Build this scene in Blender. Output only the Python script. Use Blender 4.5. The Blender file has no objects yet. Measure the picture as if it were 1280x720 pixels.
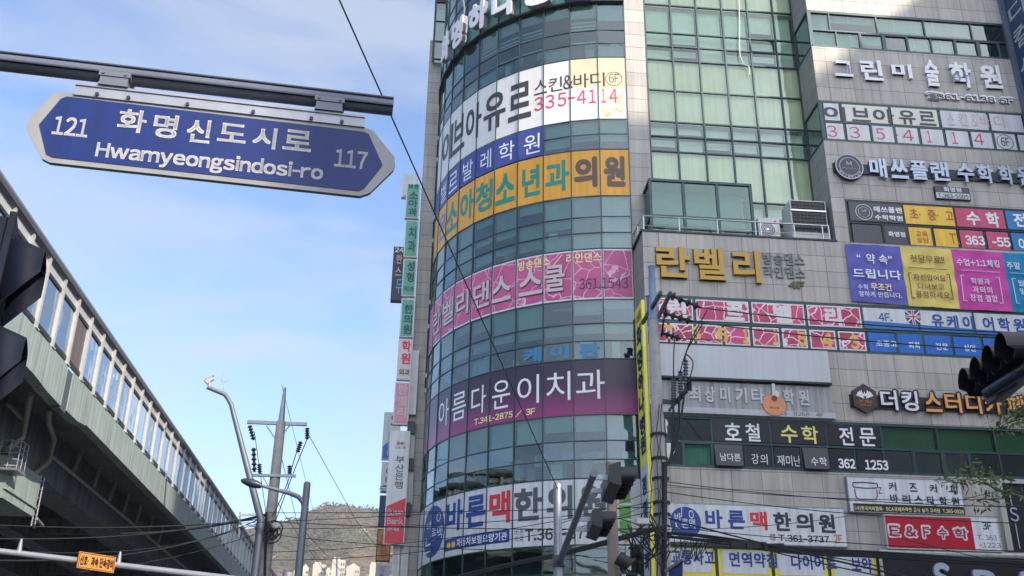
import bpy, bmesh, math, random
from mathutils import Vector, Matrix
random.seed(11)
R = math.radians
sc = bpy.context.scene
COL = sc.collection

# ------------------------------------------------------------------ camera, sky, sun, exposure
F_PX, PITCH, ROLL, EYE = 1276.26, R(23.835), R(0.9148), 1.6
cp, sp, cr, sr = math.cos(PITCH), math.sin(PITCH), math.cos(ROLL), math.sin(ROLL)
x0_ = Vector((1, 0, 0)); d0_ = Vector((0, sp, -cp)); FWD = Vector((0, cp, sp))
RIGHT = cr * x0_ - sr * d0_
DOWN = sr * x0_ + cr * d0_
cam = bpy.data.cameras.new('camera'); cam.sensor_width = 36; cam.lens = 36 * F_PX / 1280
cam.clip_start = 0.05; cam.clip_end = 9000
cam_o = bpy.data.objects.new('camera', cam); COL.objects.link(cam_o)
m = Matrix.Identity(4)
for i in range(3):
    m[i][0] = RIGHT[i]; m[i][1] = -DOWN[i]; m[i][2] = -FWD[i]
m[2][3] = EYE
cam_o.matrix_world = m
sc.camera = cam_o

SUN_AZ, SUN_EL = R(133.4), R(30)          # azimuth clockwise from +Y
S_H = Vector((math.sin(SUN_AZ), math.cos(SUN_AZ), 0))
S_DIR = S_H * math.cos(SUN_EL) + Vector((0, 0, math.sin(SUN_EL)))
w = bpy.data.worlds.new('World'); sc.world = w; w.use_nodes = True
nt = w.node_tree; bg = nt.nodes['Background']
sky = nt.nodes.new('ShaderNodeTexSky'); sky.sky_type = 'NISHITA'; sky.sun_disc = False
sky.sun_elevation = SUN_EL; sky.sun_rotation = SUN_AZ; sky.air_density = 1.0; sky.dust_density = .7; sky.ozone_density = 2.6
tc = nt.nodes.new('ShaderNodeTexCoord')
mp = nt.nodes.new('ShaderNodeMapping'); mp.inputs['Scale'].default_value = (1.6, 1.2, 5.5); mp.inputs['Rotation'].default_value = (R(10), R(28), R(20))
nz = nt.nodes.new('ShaderNodeTexNoise'); nz.inputs['Scale'].default_value = 2.0; nz.inputs['Detail'].default_value = 9; nz.inputs['Roughness'].default_value = 0.58; nz.inputs['Distortion'].default_value = 0.5
rp = nt.nodes.new('ShaderNodeValToRGB'); rp.color_ramp.elements[0].position = 0.41; rp.color_ramp.elements[1].position = 0.66
rp.color_ramp.elements[0].color = (0, 0, 0, 1); rp.color_ramp.elements[1].color = (.55, .55, .55, 1)
mx = nt.nodes.new('ShaderNodeMixRGB'); mx.inputs[2].default_value = (2.5, 2.65, 2.85, 1)
nt.links.new(tc.outputs['Generated'], mp.inputs[0]); nt.links.new(mp.outputs[0], nz.inputs['Vector'])
nt.links.new(nz.outputs[0], rp.inputs[0]); nt.links.new(rp.outputs[0], mx.inputs[0]); nt.links.new(sky.outputs[0], mx.inputs[1])
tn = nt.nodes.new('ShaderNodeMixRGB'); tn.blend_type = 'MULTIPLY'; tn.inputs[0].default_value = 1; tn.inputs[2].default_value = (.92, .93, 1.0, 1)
nt.links.new(sky.outputs[0], tn.inputs[1]); nt.links.new(tn.outputs[0], mx.inputs[1]); # added sky glow round the sun (behind the viewer), brightens the shaded facade
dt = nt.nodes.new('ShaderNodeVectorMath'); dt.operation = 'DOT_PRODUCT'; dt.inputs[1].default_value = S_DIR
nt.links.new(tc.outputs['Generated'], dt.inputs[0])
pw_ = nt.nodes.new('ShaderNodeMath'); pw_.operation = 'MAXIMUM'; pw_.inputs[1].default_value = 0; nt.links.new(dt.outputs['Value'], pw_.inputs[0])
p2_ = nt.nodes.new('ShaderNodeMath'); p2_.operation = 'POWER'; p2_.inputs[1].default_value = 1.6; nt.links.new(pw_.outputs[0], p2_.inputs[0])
glow = nt.nodes.new('ShaderNodeMixRGB'); glow.blend_type = 'ADD'; glow.inputs[2].default_value = (5.6, 5.2, 4.6, 1)
nt.links.new(p2_.outputs[0], glow.inputs[0]); nt.links.new(mx.outputs[0], glow.inputs[1])
nt.links.new(glow.outputs[0], bg.inputs[0]); bg.inputs[1].default_value = 0.095
sl = bpy.data.lights.new('sun', 'SUN'); sl.energy = 2.3; sl.angle = R(0.6); sl.color = (1.0, .86, .70)
so = bpy.data.objects.new('sun', sl); COL.objects.link(so)
so.rotation_euler = (-S_DIR).to_track_quat('-Z', 'Y').to_euler()
so.location = (60, -60, 80)
sc.view_settings.view_transform = 'Standard'; sc.view_settings.look = 'None'; sc.view_settings.exposure = 1.68; sc.view_settings.gamma = 1
sc.view_settings.use_curve_mapping = False

# ------------------------------------------------------------------ pixel rays (photo is 1280 x 720)
def ray(px, py):
    return RIGHT * ((px - 640) / F_PX) + DOWN * ((py - 360) / F_PX) + FWD
def at(px, py, hd):                       # world point on the pixel's ray at horizontal distance hd
    d = ray(px, py); k = hd / math.hypot(d.x, d.y); return Vector((d.x * k, d.y * k, EYE + d.z * k))
def at_h(px, py, h):
    d = ray(px, py); k = (h - EYE) / d.z; return Vector((d.x * k, d.y * k, h))

class Frame:
    def __init__(s, o, rz):
        s.o = Vector(o); s.rz = rz; s.ex = Vector((math.cos(rz), math.sin(rz), 0)); s.ey = Vector((-math.sin(rz), math.cos(rz), 0))
    def world(s, p): return s.o + s.ex * p[0] + s.ey * p[1] + Vector((0, 0, p[2]))
    def local(s, p):
        d = Vector(p) - s.o; return Vector((d.dot(s.ex), d.dot(s.ey), d.z))
    def plane(s, px, py, y):              # pixel -> (x, z) on the plane local y
        d = ray(px, py); o = Vector((0, 0, EYE)) - s.o
        k = (y - o.dot(s.ey)) / d.dot(s.ey); p = s.local(Vector((0, 0, EYE)) + d * k); return p.x, p.z
    def plane_x(s, px, py, x):            # pixel -> (y, z) on the plane local x
        d = ray(px, py); o = Vector((0, 0, EYE)) - s.o
        k = (x - o.dot(s.ex)) / d.dot(s.ex); p = s.local(Vector((0, 0, EYE)) + d * k); return p.y, p.z
YAW = R(4.6886); A0 = R(3.0084); DA = R(-8.45634); RAD = 7.25988
CX, CY = 3.86672, 39.81267
FAC = Frame((CX + RAD * math.sin(A0), CY - RAD * math.cos(A0), 0), YAW)
WLD = Frame((0, 0, 0), 0)
BRG = Frame((0, 0, 0), R(6))
CC = FAC.local((CX, CY, 0))
FO = 1.48                                  # the front wing stands this far before the tower's plane
U1 = 14.8
def kv(i, z, off):
    a = A0 + DA * i - YAW; return Vector((CC.x + (RAD + off) * math.sin(a), CC.y - (RAD + off) * math.cos(a), z))
def cyl(k, z, off=0.0):                    # faceted round tower: k counts the glazing bars
    i = math.floor(k); return kv(i, z, off).lerp(kv(i + 1, z, off), k - i)
def cpx(px, py, off=0.0):
    d = ray(px, py); rr = RAD + off - .01
    a = d.x ** 2 + d.y ** 2; b = -(d.x * CX + d.y * CY); c = CX * CX + CY * CY - rr * rr
    q = b * b - a * c
    t = (-b - math.sqrt(max(q, 0))) / a
    ang = math.atan2(d.x * t - CX, -(d.y * t - CY)); return (ang - A0) / DA, EYE + d.z * t
def fz(px, py, off=FO): return FAC.plane(px, py, -off)

# ------------------------------------------------------------------ materials
def lin(c): c /= 255.0; return c / 12.92 if c <= .04045 else ((c + .055) / 1.055) ** 2.4
def S(r, g, b): return (lin(r), lin(g), lin(b))
MATS = {}
def mat(name, col, rough=.6, metal=0., vary=.0, vscale=3., streak=0., bump=0., bscale=40., spec=.5, coord='Object', wear=None):
    if name in MATS: return MATS[name]
    M = bpy.data.materials.new(name); M.use_nodes = True; n = M.node_tree; b = n.nodes['Principled BSDF']
    b.inputs['Base Color'].default_value = (*col, 1); b.inputs['Roughness'].default_value = rough
    b.inputs['Metallic'].default_value = metal; b.inputs['Specular IOR Level'].default_value = spec
    t = n.nodes.new('ShaderNodeTexCoord')
    if vary or streak:
        z = n.nodes.new('ShaderNodeTexNoise'); z.inputs['Scale'].default_value = vscale; z.inputs['Detail'].default_value = 6; z.inputs['Roughness'].default_value = .6
        n.links.new(t.outputs[coord], z.inputs['Vector'])
        r = n.nodes.new('ShaderNodeValToRGB'); r.color_ramp.elements[0].position = .3; r.color_ramp.elements[1].position = .7
        lo = tuple(max(0, c * (1 - vary)) for c in col); hi = tuple(min(1, c * (1 + vary * .7)) for c in col)
        r.color_ramp.elements[0].color = (*lo, 1); r.color_ramp.elements[1].color = (*hi, 1)
        n.links.new(z.outputs[0], r.inputs[0]); out = r.outputs[0]
        if streak:
            mpn = n.nodes.new('ShaderNodeMapping'); mpn.inputs['Scale'].default_value = (5, 5, .22)
            n.links.new(t.outputs[coord], mpn.inputs[0])
            z2 = n.nodes.new('ShaderNodeTexNoise'); z2.inputs['Scale'].default_value = 1.3; z2.inputs['Detail'].default_value = 7
            n.links.new(mpn.outputs[0], z2.inputs['Vector'])
            r2 = n.nodes.new('ShaderNodeValToRGB'); r2.color_ramp.elements[0].position = .36; r2.color_ramp.elements[1].position = .58
            v = 1 - streak; r2.color_ramp.elements[0].color = (v, v * .98, v * .95, 1); r2.color_ramp.elements[1].color = (1, 1, 1, 1)
            n.links.new(z2.outputs[0], r2.inputs[0])
            mu = n.nodes.new('ShaderNodeMixRGB'); mu.blend_type = 'MULTIPLY'; mu.inputs[0].default_value = 1
            n.links.new(out, mu.inputs[1]); n.links.new(r2.outputs[0], mu.inputs[2]); out = mu.outputs[0]
        if wear:
            z3 = n.nodes.new('ShaderNodeTexNoise'); z3.inputs['Scale'].default_value = wear[1]; z3.inputs['Detail'].default_value = 8
            n.links.new(t.outputs[coord], z3.inputs['Vector'])
            r3 = n.nodes.new('ShaderNodeValToRGB'); r3.color_ramp.elements[0].position = wear[2]; r3.color_ramp.elements[1].position = wear[2] + .06
            n.links.new(z3.outputs[0], r3.inputs[0])
            mw = n.nodes.new('ShaderNodeMixRGB'); mw.inputs[2].default_value = (*wear[0], 1)
            n.links.new(r3.outputs[0], mw.inputs[0]); n.links.new(out, mw.inputs[1]); out = mw.outputs[0]
        n.links.new(out, b.inputs['Base Color'])
    if bump:
        z4 = n.nodes.new('ShaderNodeTexNoise'); z4.inputs['Scale'].default_value = bscale; z4.inputs['Detail'].default_value = 4
        n.links.new(t.outputs[coord], z4.inputs['Vector'])
        bp = n.nodes.new('ShaderNodeBump'); bp.inputs['Strength'].default_value = bump; bp.inputs['Distance'].default_value = .02
        n.links.new(z4.outputs[0], bp.inputs['Height']); n.links.new(bp.outputs[0], b.inputs['Normal'])
    MATS[name] = M; return M

def tile_mat(name, col, uo, zo, w_, h_, dirt=.19):
    M = bpy.data.materials.new(name); M.use_nodes = True; n = M.node_tree; b = n.nodes['Principled BSDF']
    b.inputs['Roughness'].default_value = .5
    t = n.nodes.new('ShaderNodeTexCoord'); s = n.nodes.new('ShaderNodeSeparateXYZ'); n.links.new(t.outputs['Object'], s.inputs[0])
    ad = n.nodes.new('ShaderNodeMath'); ad.operation = 'ADD'; n.links.new(s.outputs[0], ad.inputs[0]); n.links.new(s.outputs[1], ad.inputs[1])
    a2 = n.nodes.new('ShaderNodeMath'); a2.operation = 'SUBTRACT'; n.links.new(ad.outputs[0], a2.inputs[0]); a2.inputs[1].default_value = uo
    a3 = n.nodes.new('ShaderNodeMath'); a3.operation = 'SUBTRACT'; n.links.new(s.outputs[2], a3.inputs[0]); a3.inputs[1].default_value = zo
    c = n.nodes.new('ShaderNodeCombineXYZ'); n.links.new(a2.outputs[0], c.inputs[0]); n.links.new(a3.outputs[0], c.inputs[1])
    br = n.nodes.new('ShaderNodeTexBrick'); br.offset = 0; br.squash = 1; br.inputs['Scale'].default_value = 1
    br.inputs['Brick Width'].default_value = w_; br.inputs['Row Height'].default_value = h_; br.inputs['Mortar Size'].default_value = .013; br.inputs['Mortar Smooth'].default_value = .2
    br.inputs['Color1'].default_value = (*col, 1); br.inputs['Color2'].default_value = (*[x * .82 for x in col], 1); br.inputs['Mortar'].default_value = (*[x * .45 for x in col], 1)
    n.links.new(c.outputs[0], br.inputs['Vector'])
    out = br.outputs['Color']
    for scl, sx, amt, p0, p1 in ((1.2, (6, 6, .25), dirt, .35, .6), (.7, (1, 1, 1), .10, .3, .7), (60, (1, 1, 1), .07, .3, .7)):
        mpn = n.nodes.new('ShaderNodeMapping'); mpn.inputs['Scale'].default_value = sx; n.links.new(t.outputs['Object'], mpn.inputs[0])
        z = n.nodes.new('ShaderNodeTexNoise'); z.inputs['Scale'].default_value = scl; z.inputs['Detail'].default_value = 6; n.links.new(mpn.outputs[0], z.inputs['Vector'])
        r = n.nodes.new('ShaderNodeValToRGB'); r.color_ramp.elements[0].position = p0; r.color_ramp.elements[1].position = p1
        v = 1 - amt; r.color_ramp.elements[0].color = (v, v * .985, v * .96, 1); r.color_ramp.elements[1].color = (1, 1, 1, 1); n.links.new(z.outputs[0], r.inputs[0])
        mu = n.nodes.new('ShaderNodeMixRGB'); mu.blend_type = 'MULTIPLY'; mu.inputs[0].default_value = 1
        n.links.new(out, mu.inputs[1]); n.links.new(r.outputs[0], mu.inputs[2]); out = mu.outputs[0]
    n.links.new(out, b.inputs['Base Color'])
    bp = n.nodes.new('ShaderNodeBump'); bp.inputs['Strength'].default_value = .6; bp.inputs['Distance'].default_value = .01; bp.invert = True
    n.links.new(br.outputs['Fac'], bp.inputs['Height']); n.links.new(bp.outputs[0], b.inputs['Normal'])
    return M

def glass_mat(name, tint, base=.08, gain=1.1, rough=.02, wave=.04, gcol=(.9, 1, .98)):
    M = bpy.data.materials.new(name); M.use_nodes = True; n = M.node_tree; n.nodes.clear()
    o = n.nodes.new('ShaderNodeOutputMaterial'); mxs = n.nodes.new('ShaderNodeMixShader')
    tr = n.nodes.new('ShaderNodeBsdfTransparent'); tr.inputs[0].default_value = (*tint, 1)
    g = n.nodes.new('ShaderNodeBsdfGlossy'); g.inputs[0].default_value = (*gcol, 1); g.inputs['Roughness'].default_value = rough
    fr = n.nodes.new('ShaderNodeFresnel'); fr.inputs[0].default_value = 1.5
    ma = n.nodes.new('ShaderNodeMath'); ma.operation = 'MULTIPLY_ADD'; ma.use_clamp = True; ma.inputs[1].default_value = gain; ma.inputs[2].default_value = base
    n.links.new(fr.outputs[0], ma.inputs[0]); n.links.new(ma.outputs[0], mxs.inputs[0]); n.links.new(tr.outputs[0], mxs.inputs[1]); n.links.new(g.outputs[0], mxs.inputs[2])
    t = n.nodes.new('ShaderNodeTexCoord'); z = n.nodes.new('ShaderNodeTexNoise'); z.inputs['Scale'].default_value = .9; z.inputs['Detail'].default_value = 2
    n.links.new(t.outputs['Object'], z.inputs['Vector']); bp = n.nodes.new('ShaderNodeBump'); bp.inputs['Strength'].default_value = wave; bp.inputs['Distance'].default_value = .1
    n.links.new(z.outputs[0], bp.inputs['Height']); n.links.new(bp.outputs[0], g.inputs['Normal'])
    n.links.new(mxs.outputs[0], o.inputs[0]); MATS[name] = M; return M

def crackle_mat(name, c1, c2, line, scale=1.6, thick=.03, patch=None):      # peeling printed film
    M = bpy.data.materials.new(name); M.use_nodes = True; n = M.node_tree; b = n.nodes['Principled BSDF']; b.inputs['Roughness'].default_value = .45
    t = n.nodes.new('ShaderNodeTexCoord')
    z = n.nodes.new('ShaderNodeTexNoise'); z.inputs['Scale'].default_value = 1.5; z.inputs['Detail'].default_value = 3; n.links.new(t.outputs['Object'], z.inputs['Vector'])
    ad = n.nodes.new('ShaderNodeMixRGB'); ad.blend_type = 'LINEAR_LIGHT'; ad.inputs[0].default_value = .18; n.links.new(t.outputs['Object'], ad.inputs[1]); n.links.new(z.outputs['Color'], ad.inputs[2])
    v = n.nodes.new('ShaderNodeTexVoronoi'); v.feature = 'DISTANCE_TO_EDGE'; v.inputs['Scale'].default_value = scale; n.links.new(ad.outputs[0], v.inputs['Vector'])
    r = n.nodes.new('ShaderNodeValToRGB'); r.color_ramp.elements[0].position = thick * .6; r.color_ramp.elements[1].position = thick
    r.color_ramp.elements[0].color = (1, 1, 1, 1); r.color_ramp.elements[1].color = (0, 0, 0, 1); n.links.new(v.outputs[0], r.inputs[0])
    z2 = n.nodes.new('ShaderNodeTexNoise'); z2.inputs['Scale'].default_value = 1.1; z2.inputs['Detail'].default_value = 4; n.links.new(t.outputs['Object'], z2.inputs['Vector'])
    r2 = n.nodes.new('ShaderNodeValToRGB'); r2.color_ramp.elements[0].position = .38; r2.color_ramp.elements[1].position = .62
    r2.color_ramp.elements[0].color = (*c1, 1); r2.color_ramp.elements[1].color = (*c2, 1); n.links.new(z2.outputs[0], r2.inputs[0])
    out = r2.outputs[0]
    if patch:
        z3 = n.nodes.new('ShaderNodeTexNoise'); z3.inputs['Scale'].default_value = patch[0]; z3.inputs['Detail'].default_value = 5; n.links.new(t.outputs['Object'], z3.inputs['Vector'])
        r3 = n.nodes.new('ShaderNodeValToRGB'); r3.color_ramp.elements[0].position = patch[1]; r3.color_ramp.elements[1].position = patch[1] + .02; n.links.new(z3.outputs[0], r3.inputs[0])
        m3 = n.nodes.new('ShaderNodeMixRGB'); m3.inputs[2].default_value = (*line, 1); n.links.new(r3.outputs[0], m3.inputs[0]); n.links.new(out, m3.inputs[1]); out = m3.outputs[0]
    m2 = n.nodes.new('ShaderNodeMixRGB'); m2.inputs[2].default_value = (*line, 1); n.links.new(r.outputs[0], m2.inputs[0]); n.links.new(out, m2.inputs[1])
    n.links.new(m2.outputs[0], b.inputs['Base Color']); MATS[name] = M; return M

def print_mat(name, z0, z1, cols):          # film printed with a vertical colour run (part of its design)
    M = bpy.data.materials.new(name); M.use_nodes = True; n = M.node_tree; b = n.nodes['Principled BSDF']; b.inputs['Roughness'].default_value = .3
    t = n.nodes.new('ShaderNodeTexCoord'); s = n.nodes.new('ShaderNodeSeparateXYZ'); n.links.new(t.outputs['Object'], s.inputs[0])
    mr = n.nodes.new('ShaderNodeMapRange'); mr.inputs[1].default_value = z0; mr.inputs[2].default_value = z1; n.links.new(s.outputs[2], mr.inputs[0])
    r = n.nodes.new('ShaderNodeValToRGB'); n.links.new(mr.outputs[0], r.inputs[0])
    while len(r.color_ramp.elements) < len(cols): r.color_ramp.elements.new(.5)
    for e, (p, c) in zip(r.color_ramp.elements, cols): e.position = p; e.color = (*c, 1)
    z = n.nodes.new('ShaderNodeTexNoise'); z.inputs['Scale'].default_value = 2; z.inputs['Detail'].default_value = 6; n.links.new(t.outputs['Object'], z.inputs['Vector'])
    mu = n.nodes.new('ShaderNodeMixRGB'); mu.blend_type = 'OVERLAY'; mu.inputs[0].default_value = .12; n.links.new(r.outputs[0], mu.inputs[1]); n.links.new(z.outputs['Color'], mu.inputs[2])
    n.links.new(mu.outputs[0], b.inputs['Base Color']); MATS[name] = M; return M

# ------------------------------------------------------------------ mesh building
class MB:
    def __init__(s): s.v = []; s.f = []; s.m = []; s.sm = []
    def add(s, vs, fs, mi=0, smooth=False):
        o = len(s.v); s.v += [tuple(v) for v in vs]
        for f in fs: s.f.append([i + o for i in f]); s.m.append(mi); s.sm.append(smooth)
        return s
    def quad(s, a, b, c, d, mi=0): return s.add([a, b, c, d], [(0, 1, 2, 3)], mi)
    def box(s, p, q, mi=0, ry=None):
        x0, y0, z0 = map(min, zip(p, q)); x1, y1, z1 = map(max, zip(p, q))
        v = [(x0, y0, z0), (x1, y0, z0), (x1, y1, z0), (x0, y1, z0), (x0, y0, z1), (x1, y0, z1), (x1, y1, z1), (x0, y1, z1)]
        return s.add(v, [(0, 3, 2, 1), (4, 5, 6, 7), (0, 1, 5, 4), (1, 2, 6, 5), (2, 3, 7, 6), (3, 0, 4, 7)], mi)
    def hexa(s, v, mi=0): return s.add(v, [(0, 3, 2, 1), (4, 5, 6, 7), (0, 1, 5, 4), (1, 2, 6, 5), (2, 3, 7, 6), (3, 0, 4, 7)], mi)
    def bar(s, a, b, wx, wz, mi=0, up=(0, 0, 1)):          # rectangular bar between two points
        a = Vector(a); b = Vector(b); d = (b - a).normalized(); u = Vector(up)
        if abs(d.dot(u)) > .98: u = Vector((0, 1, 0))
        x = d.cross(u).normalized() * (wx / 2); z = x.cross(d).normalized() * (wz / 2)
        return s.hexa([a - x - z, a + x - z, b + x - z, b - x - z, a - x + z, a + x + z, b + x + z, b - x + z], mi)
    def tube(s, pts, r, n=8, mi=0, caps=True):
        pts = [Vector(p) for p in pts]; rs = r if isinstance(r, (list, tuple)) else [r] * len(pts)
        vs = []; fs = []; prev = None
        for i, p in enumerate(pts):
            d = (pts[min(i + 1, len(pts) - 1)] - pts[max(i - 1, 0)]).normalized()
            if prev is None:
                u = Vector((0, 0, 1)) if abs(d.z) < .95 else Vector((1, 0, 0)); x = d.cross(u).normalized()
            else: x = (prev - d * prev.dot(d)).normalized()
            y = d.cross(x); prev = x
            for k in range(n):
                a = 2 * math.pi * k / n; vs.append(p + (x * math.cos(a) + y * math.sin(a)) * rs[i])
        for i in range(len(pts) - 1):
            for k in range(n):
                k2 = (k + 1) % n; fs.append((i * n + k, i * n + k2, (i + 1) * n + k2, (i + 1) * n + k))
        s.add(vs, fs, mi, True)
        if caps:
            o = len(pts) - 1
            s.add(vs[:n], [tuple(range(n))[::-1]], mi); s.add(vs[o * n:], [tuple(range(n))], mi)
        return s
    def prism(s, poly, d, mi=0, mi_side=None):             # polygon (3-D points) pushed along vector d
        n = len(poly); d = Vector(d); a = [Vector(p) for p in poly]; b = [p + d for p in a]
        s.add(a + b, [tuple(range(n)), tuple(range(n, 2 * n))[::-1]], mi)
        return s.add(a + b, [(i, i + n, (i + 1) % n + n, (i + 1) % n) for i in range(n)], mi if mi_side is None else mi_side)
    def ring(s, c, ax, ay, r0, r1, d, n=28, mi=0):         # flat ring/disc with thickness d along ax x ay
        c = Vector(c); ax = Vector(ax); ay = Vector(ay); nn = Vector(d)
        P = lambda r, k: c + (ax * math.cos(2 * math.pi * k / n) + ay * math.sin(2 * math.pi * k / n)) * r
        vs = []
        for k in range(n): vs += [P(r0, k), P(r1, k), P(r0, k) + nn, P(r1, k) + nn]
        fs = []
        for k in range(n):
            a = 4 * k; b = 4 * ((k + 1) % n); fs += [(a, a + 1, b + 1, b), (a + 2, b + 2, b + 3, a + 3), (a + 1, a + 3, b + 3, b + 1), (a, b, b + 2, a + 2)]
        return s.add(vs, fs, mi)
    def disc(s, c, ax, ay, r, d, n=28, mi=0):
        c = Vector(c); ax = Vector(ax); ay = Vector(ay)
        return s.prism([c + (ax * math.cos(2 * math.pi * k / n) + ay * math.sin(2 * math.pi * k / n)) * r for k in range(n)], d, mi)
    def text(s, body, fn, bold=.02, ext=0., mi=0, cuts=None):
        vs, fs = glyphs(body, bold, ext)
        if cuts:
            me = bpy.data.meshes.new('tmp'); me.from_pydata(vs, [], fs); bm = bmesh.new(); bm.from_mesh(me)
            for c in cuts:
                g = bm.verts[:] + bm.edges[:] + bm.faces[:]
                bmesh.ops.bisect_plane(bm, geom=g, plane_co=(c, 0, 0), plane_no=(1, 0, 0))
            bm.verts.index_update(); vs = [tuple(v.co) for v in bm.verts]; fs = [tuple(v.index for v in f.verts) for f in bm.faces]; bm.free(); bpy.data.meshes.remove(me)
        return s.add([fn(*v) for v in vs], fs, mi)

GLYPH = {}
def load_glyphs(chars):                    # one text object, one character per line, split back into characters
    cu = bpy.data.curves.new('glyph', 'FONT'); cu.size = 1; cu.resolution_u = 3; cu.space_line = 4; cu.fill_mode = 'FRONT'
    full = lambda c: chr(ord(c) + 0xFEE0) if '!' <= c <= '~' else c
    cu.body = '\n'.join(full(c) for c in chars)
    o = bpy.data.objects.new('glyph', cu); me = bpy.data.meshes.new_from_object(o)
    vs = [(v.co.x, v.co.y) for v in me.vertices]; rows = {}
    for p in me.polygons:
        i = round((-sum(vs[k][1] for k in p.vertices) / len(p.vertices) + .35) / 4); rows.setdefault(i, []).append(tuple(p.vertices))
    for i, c in enumerate(chars):
        fs = rows.get(i, []); ids = sorted({k for f in fs for k in f}); ix = {k: n for n, k in enumerate(ids)}
        pv = [(vs[k][0], vs[k][1] + 4 * i) for k in ids]; pf = [tuple(ix[k] for k in f) for f in fs]
        if c == '-': pv, pf = [(0, .27), (.34, .27), (.34, .35), (0, .35)], [(0, 1, 2, 3)]
        if '!' <= c <= '~' and pv:
            m_ = min(p[0] for p in pv); pv = [(x - m_, y) for x, y in pv]; adv = max(p[0] for p in pv) + .085
        else: adv = .95
        GLYPH[c] = (pv, pf, adv)
    bpy.data.objects.remove(o); bpy.data.curves.remove(cu); bpy.data.meshes.remove(me)
load_glyphs('!&()+-./0123456789:ABCDEFGHIKLMNOPSTUYadeghiklmnoprstuwyz·“”●☎ㅅㅇㅏㅡㅣ강건게격결고공과관교국그금기김나난남내녀년느니다단달담대댄더도동두드듭디라란랜레로료룹르른름리린립만말매맥메면명모무문미바발밥방벨병보부브비사산상성세센소속송수술스시식신실쓰아약양어업역영온외요용운원월유육융은의이인일있자잘장재전점정제조주중즈증차천철첫청체초최치침카커컬케쿨킨킹타터통트판페표플피하학한합행험협형호화회')
GC = {}
def glyphs(body, bold, ext):               # text outline as mesh, x and y scaled to 0..1, z = depth in metres
    k = (body, bold, ext)
    if k in GC: return GC[k]
    miss = [c for c in dict.fromkeys(body) if c not in GLYPH and c not in ' \n']
    if miss: load_glyphs(miss)
    lines = body.split('\n'); wd = []
    for ln in lines: wd.append(sum(.3 if c == ' ' else GLYPH[c][2] for c in ln))
    v2 = []; f2 = []
    for li, ln in enumerate(lines):
        x = -wd[li] / 2
        for c in ln:
            if c == ' ': x += .3; continue
            pv, pf, adv = GLYPH[c]; o = len(v2); v2 += [(x + p[0], p[1] - li * 1.02) for p in pv]; f2 += [tuple(i + o for i in f) for f in pf]; x += adv
    n = 8 if bold > .045 else 4
    sh = [(0, 0)] if bold <= .004 else [(0, 0)] + [(bold * math.cos(R(45 + 360 * i / n)), bold * math.sin(R(45 + 360 * i / n))) for i in range(n)]
    x0 = min(v[0] for v in v2) - max(bold, 0) * .71; x1 = max(v[0] for v in v2) + max(bold, 0) * .71; y0 = min(v[1] for v in v2) - max(bold, 0) * .71; y1 = max(v[1] for v in v2) + max(bold, 0) * .71
    if y1 - y0 < .3: y0, y1 = (y0 + y1) / 2 - .35, (y0 + y1) / 2 + .35
    vs = []; fs = []
    edges = {}
    if ext:
        for f in f2:
            for a, b in zip(f, f[1:] + f[:1]): edges[(a, b)] = 1
    for j, (dx, dy) in enumerate(sh):
        o = len(vs); dz = ext + j * .0007
        vs += [((v[0] + dx - x0) / (x1 - x0), (v[1] + dy - y0) / (y1 - y0), dz) for v in v2]; fs += [tuple(i + o for i in f) for f in f2]
        if ext:
            o2 = len(vs); vs += [(v[0], v[1], 0.) for v in vs[o:o2]]; n2 = o2 - o
            fs += [(a + o, a + o2, b + o2, b + o) for (a, b) in edges if (b, a) not in edges]
    GC[k] = (vs, fs); return GC[k]

def tag(o, label, cat, group=None, kind=None):
    if label: o['label'] = label
    if cat: o['category'] = cat
    if group: o['group'] = group
    if kind: o['kind'] = kind
    return o
INFO = {}
def thing(name, label, cat, frame, org, group=None):
    o = bpy.data.objects.new(name, None); COL.objects.link(o); o.empty_display_size = .2
    o.location = frame.world(org); o.rotation_euler = (0, 0, frame.rz); INFO[o] = Vector(org)
    return tag(o, label, cat, group)
def part(name, mb, mats, parent, label=None):
    org = INFO[parent]; me = bpy.data.meshes.new(name)
    me.from_pydata([(v[0] - org.x, v[1] - org.y, v[2] - org.z) for v in mb.v], [], mb.f)
    for M in (mats if isinstance(mats, (list, tuple)) else [mats]): me.materials.append(M)
    for p, mi, sm in zip(me.polygons, mb.m, mb.sm): p.material_index = mi; p.use_smooth = sm
    me.update()
    o = bpy.data.objects.new(name, me); COL.objects.link(o); o.parent = parent; INFO[o] = org
    if label: o['label'] = label
    return o
def solo(name, mb, mats, frame, org, label=None, cat=None, group=None, kind=None):
    org = Vector(org); me = bpy.data.meshes.new(name)
    me.from_pydata([(v[0] - org.x, v[1] - org.y, v[2] - org.z) for v in mb.v], [], mb.f)
    for M in (mats if isinstance(mats, (list, tuple)) else [mats]): me.materials.append(M)
    for p, mi, sm in zip(me.polygons, mb.m, mb.sm): p.material_index = mi; p.use_smooth = sm
    o = bpy.data.objects.new(name, me); COL.objects.link(o); o.location = frame.world(org); o.rotation_euler = (0, 0, frame.rz)
    INFO[o] = org
    return tag(o, label, cat, group, kind)

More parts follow.
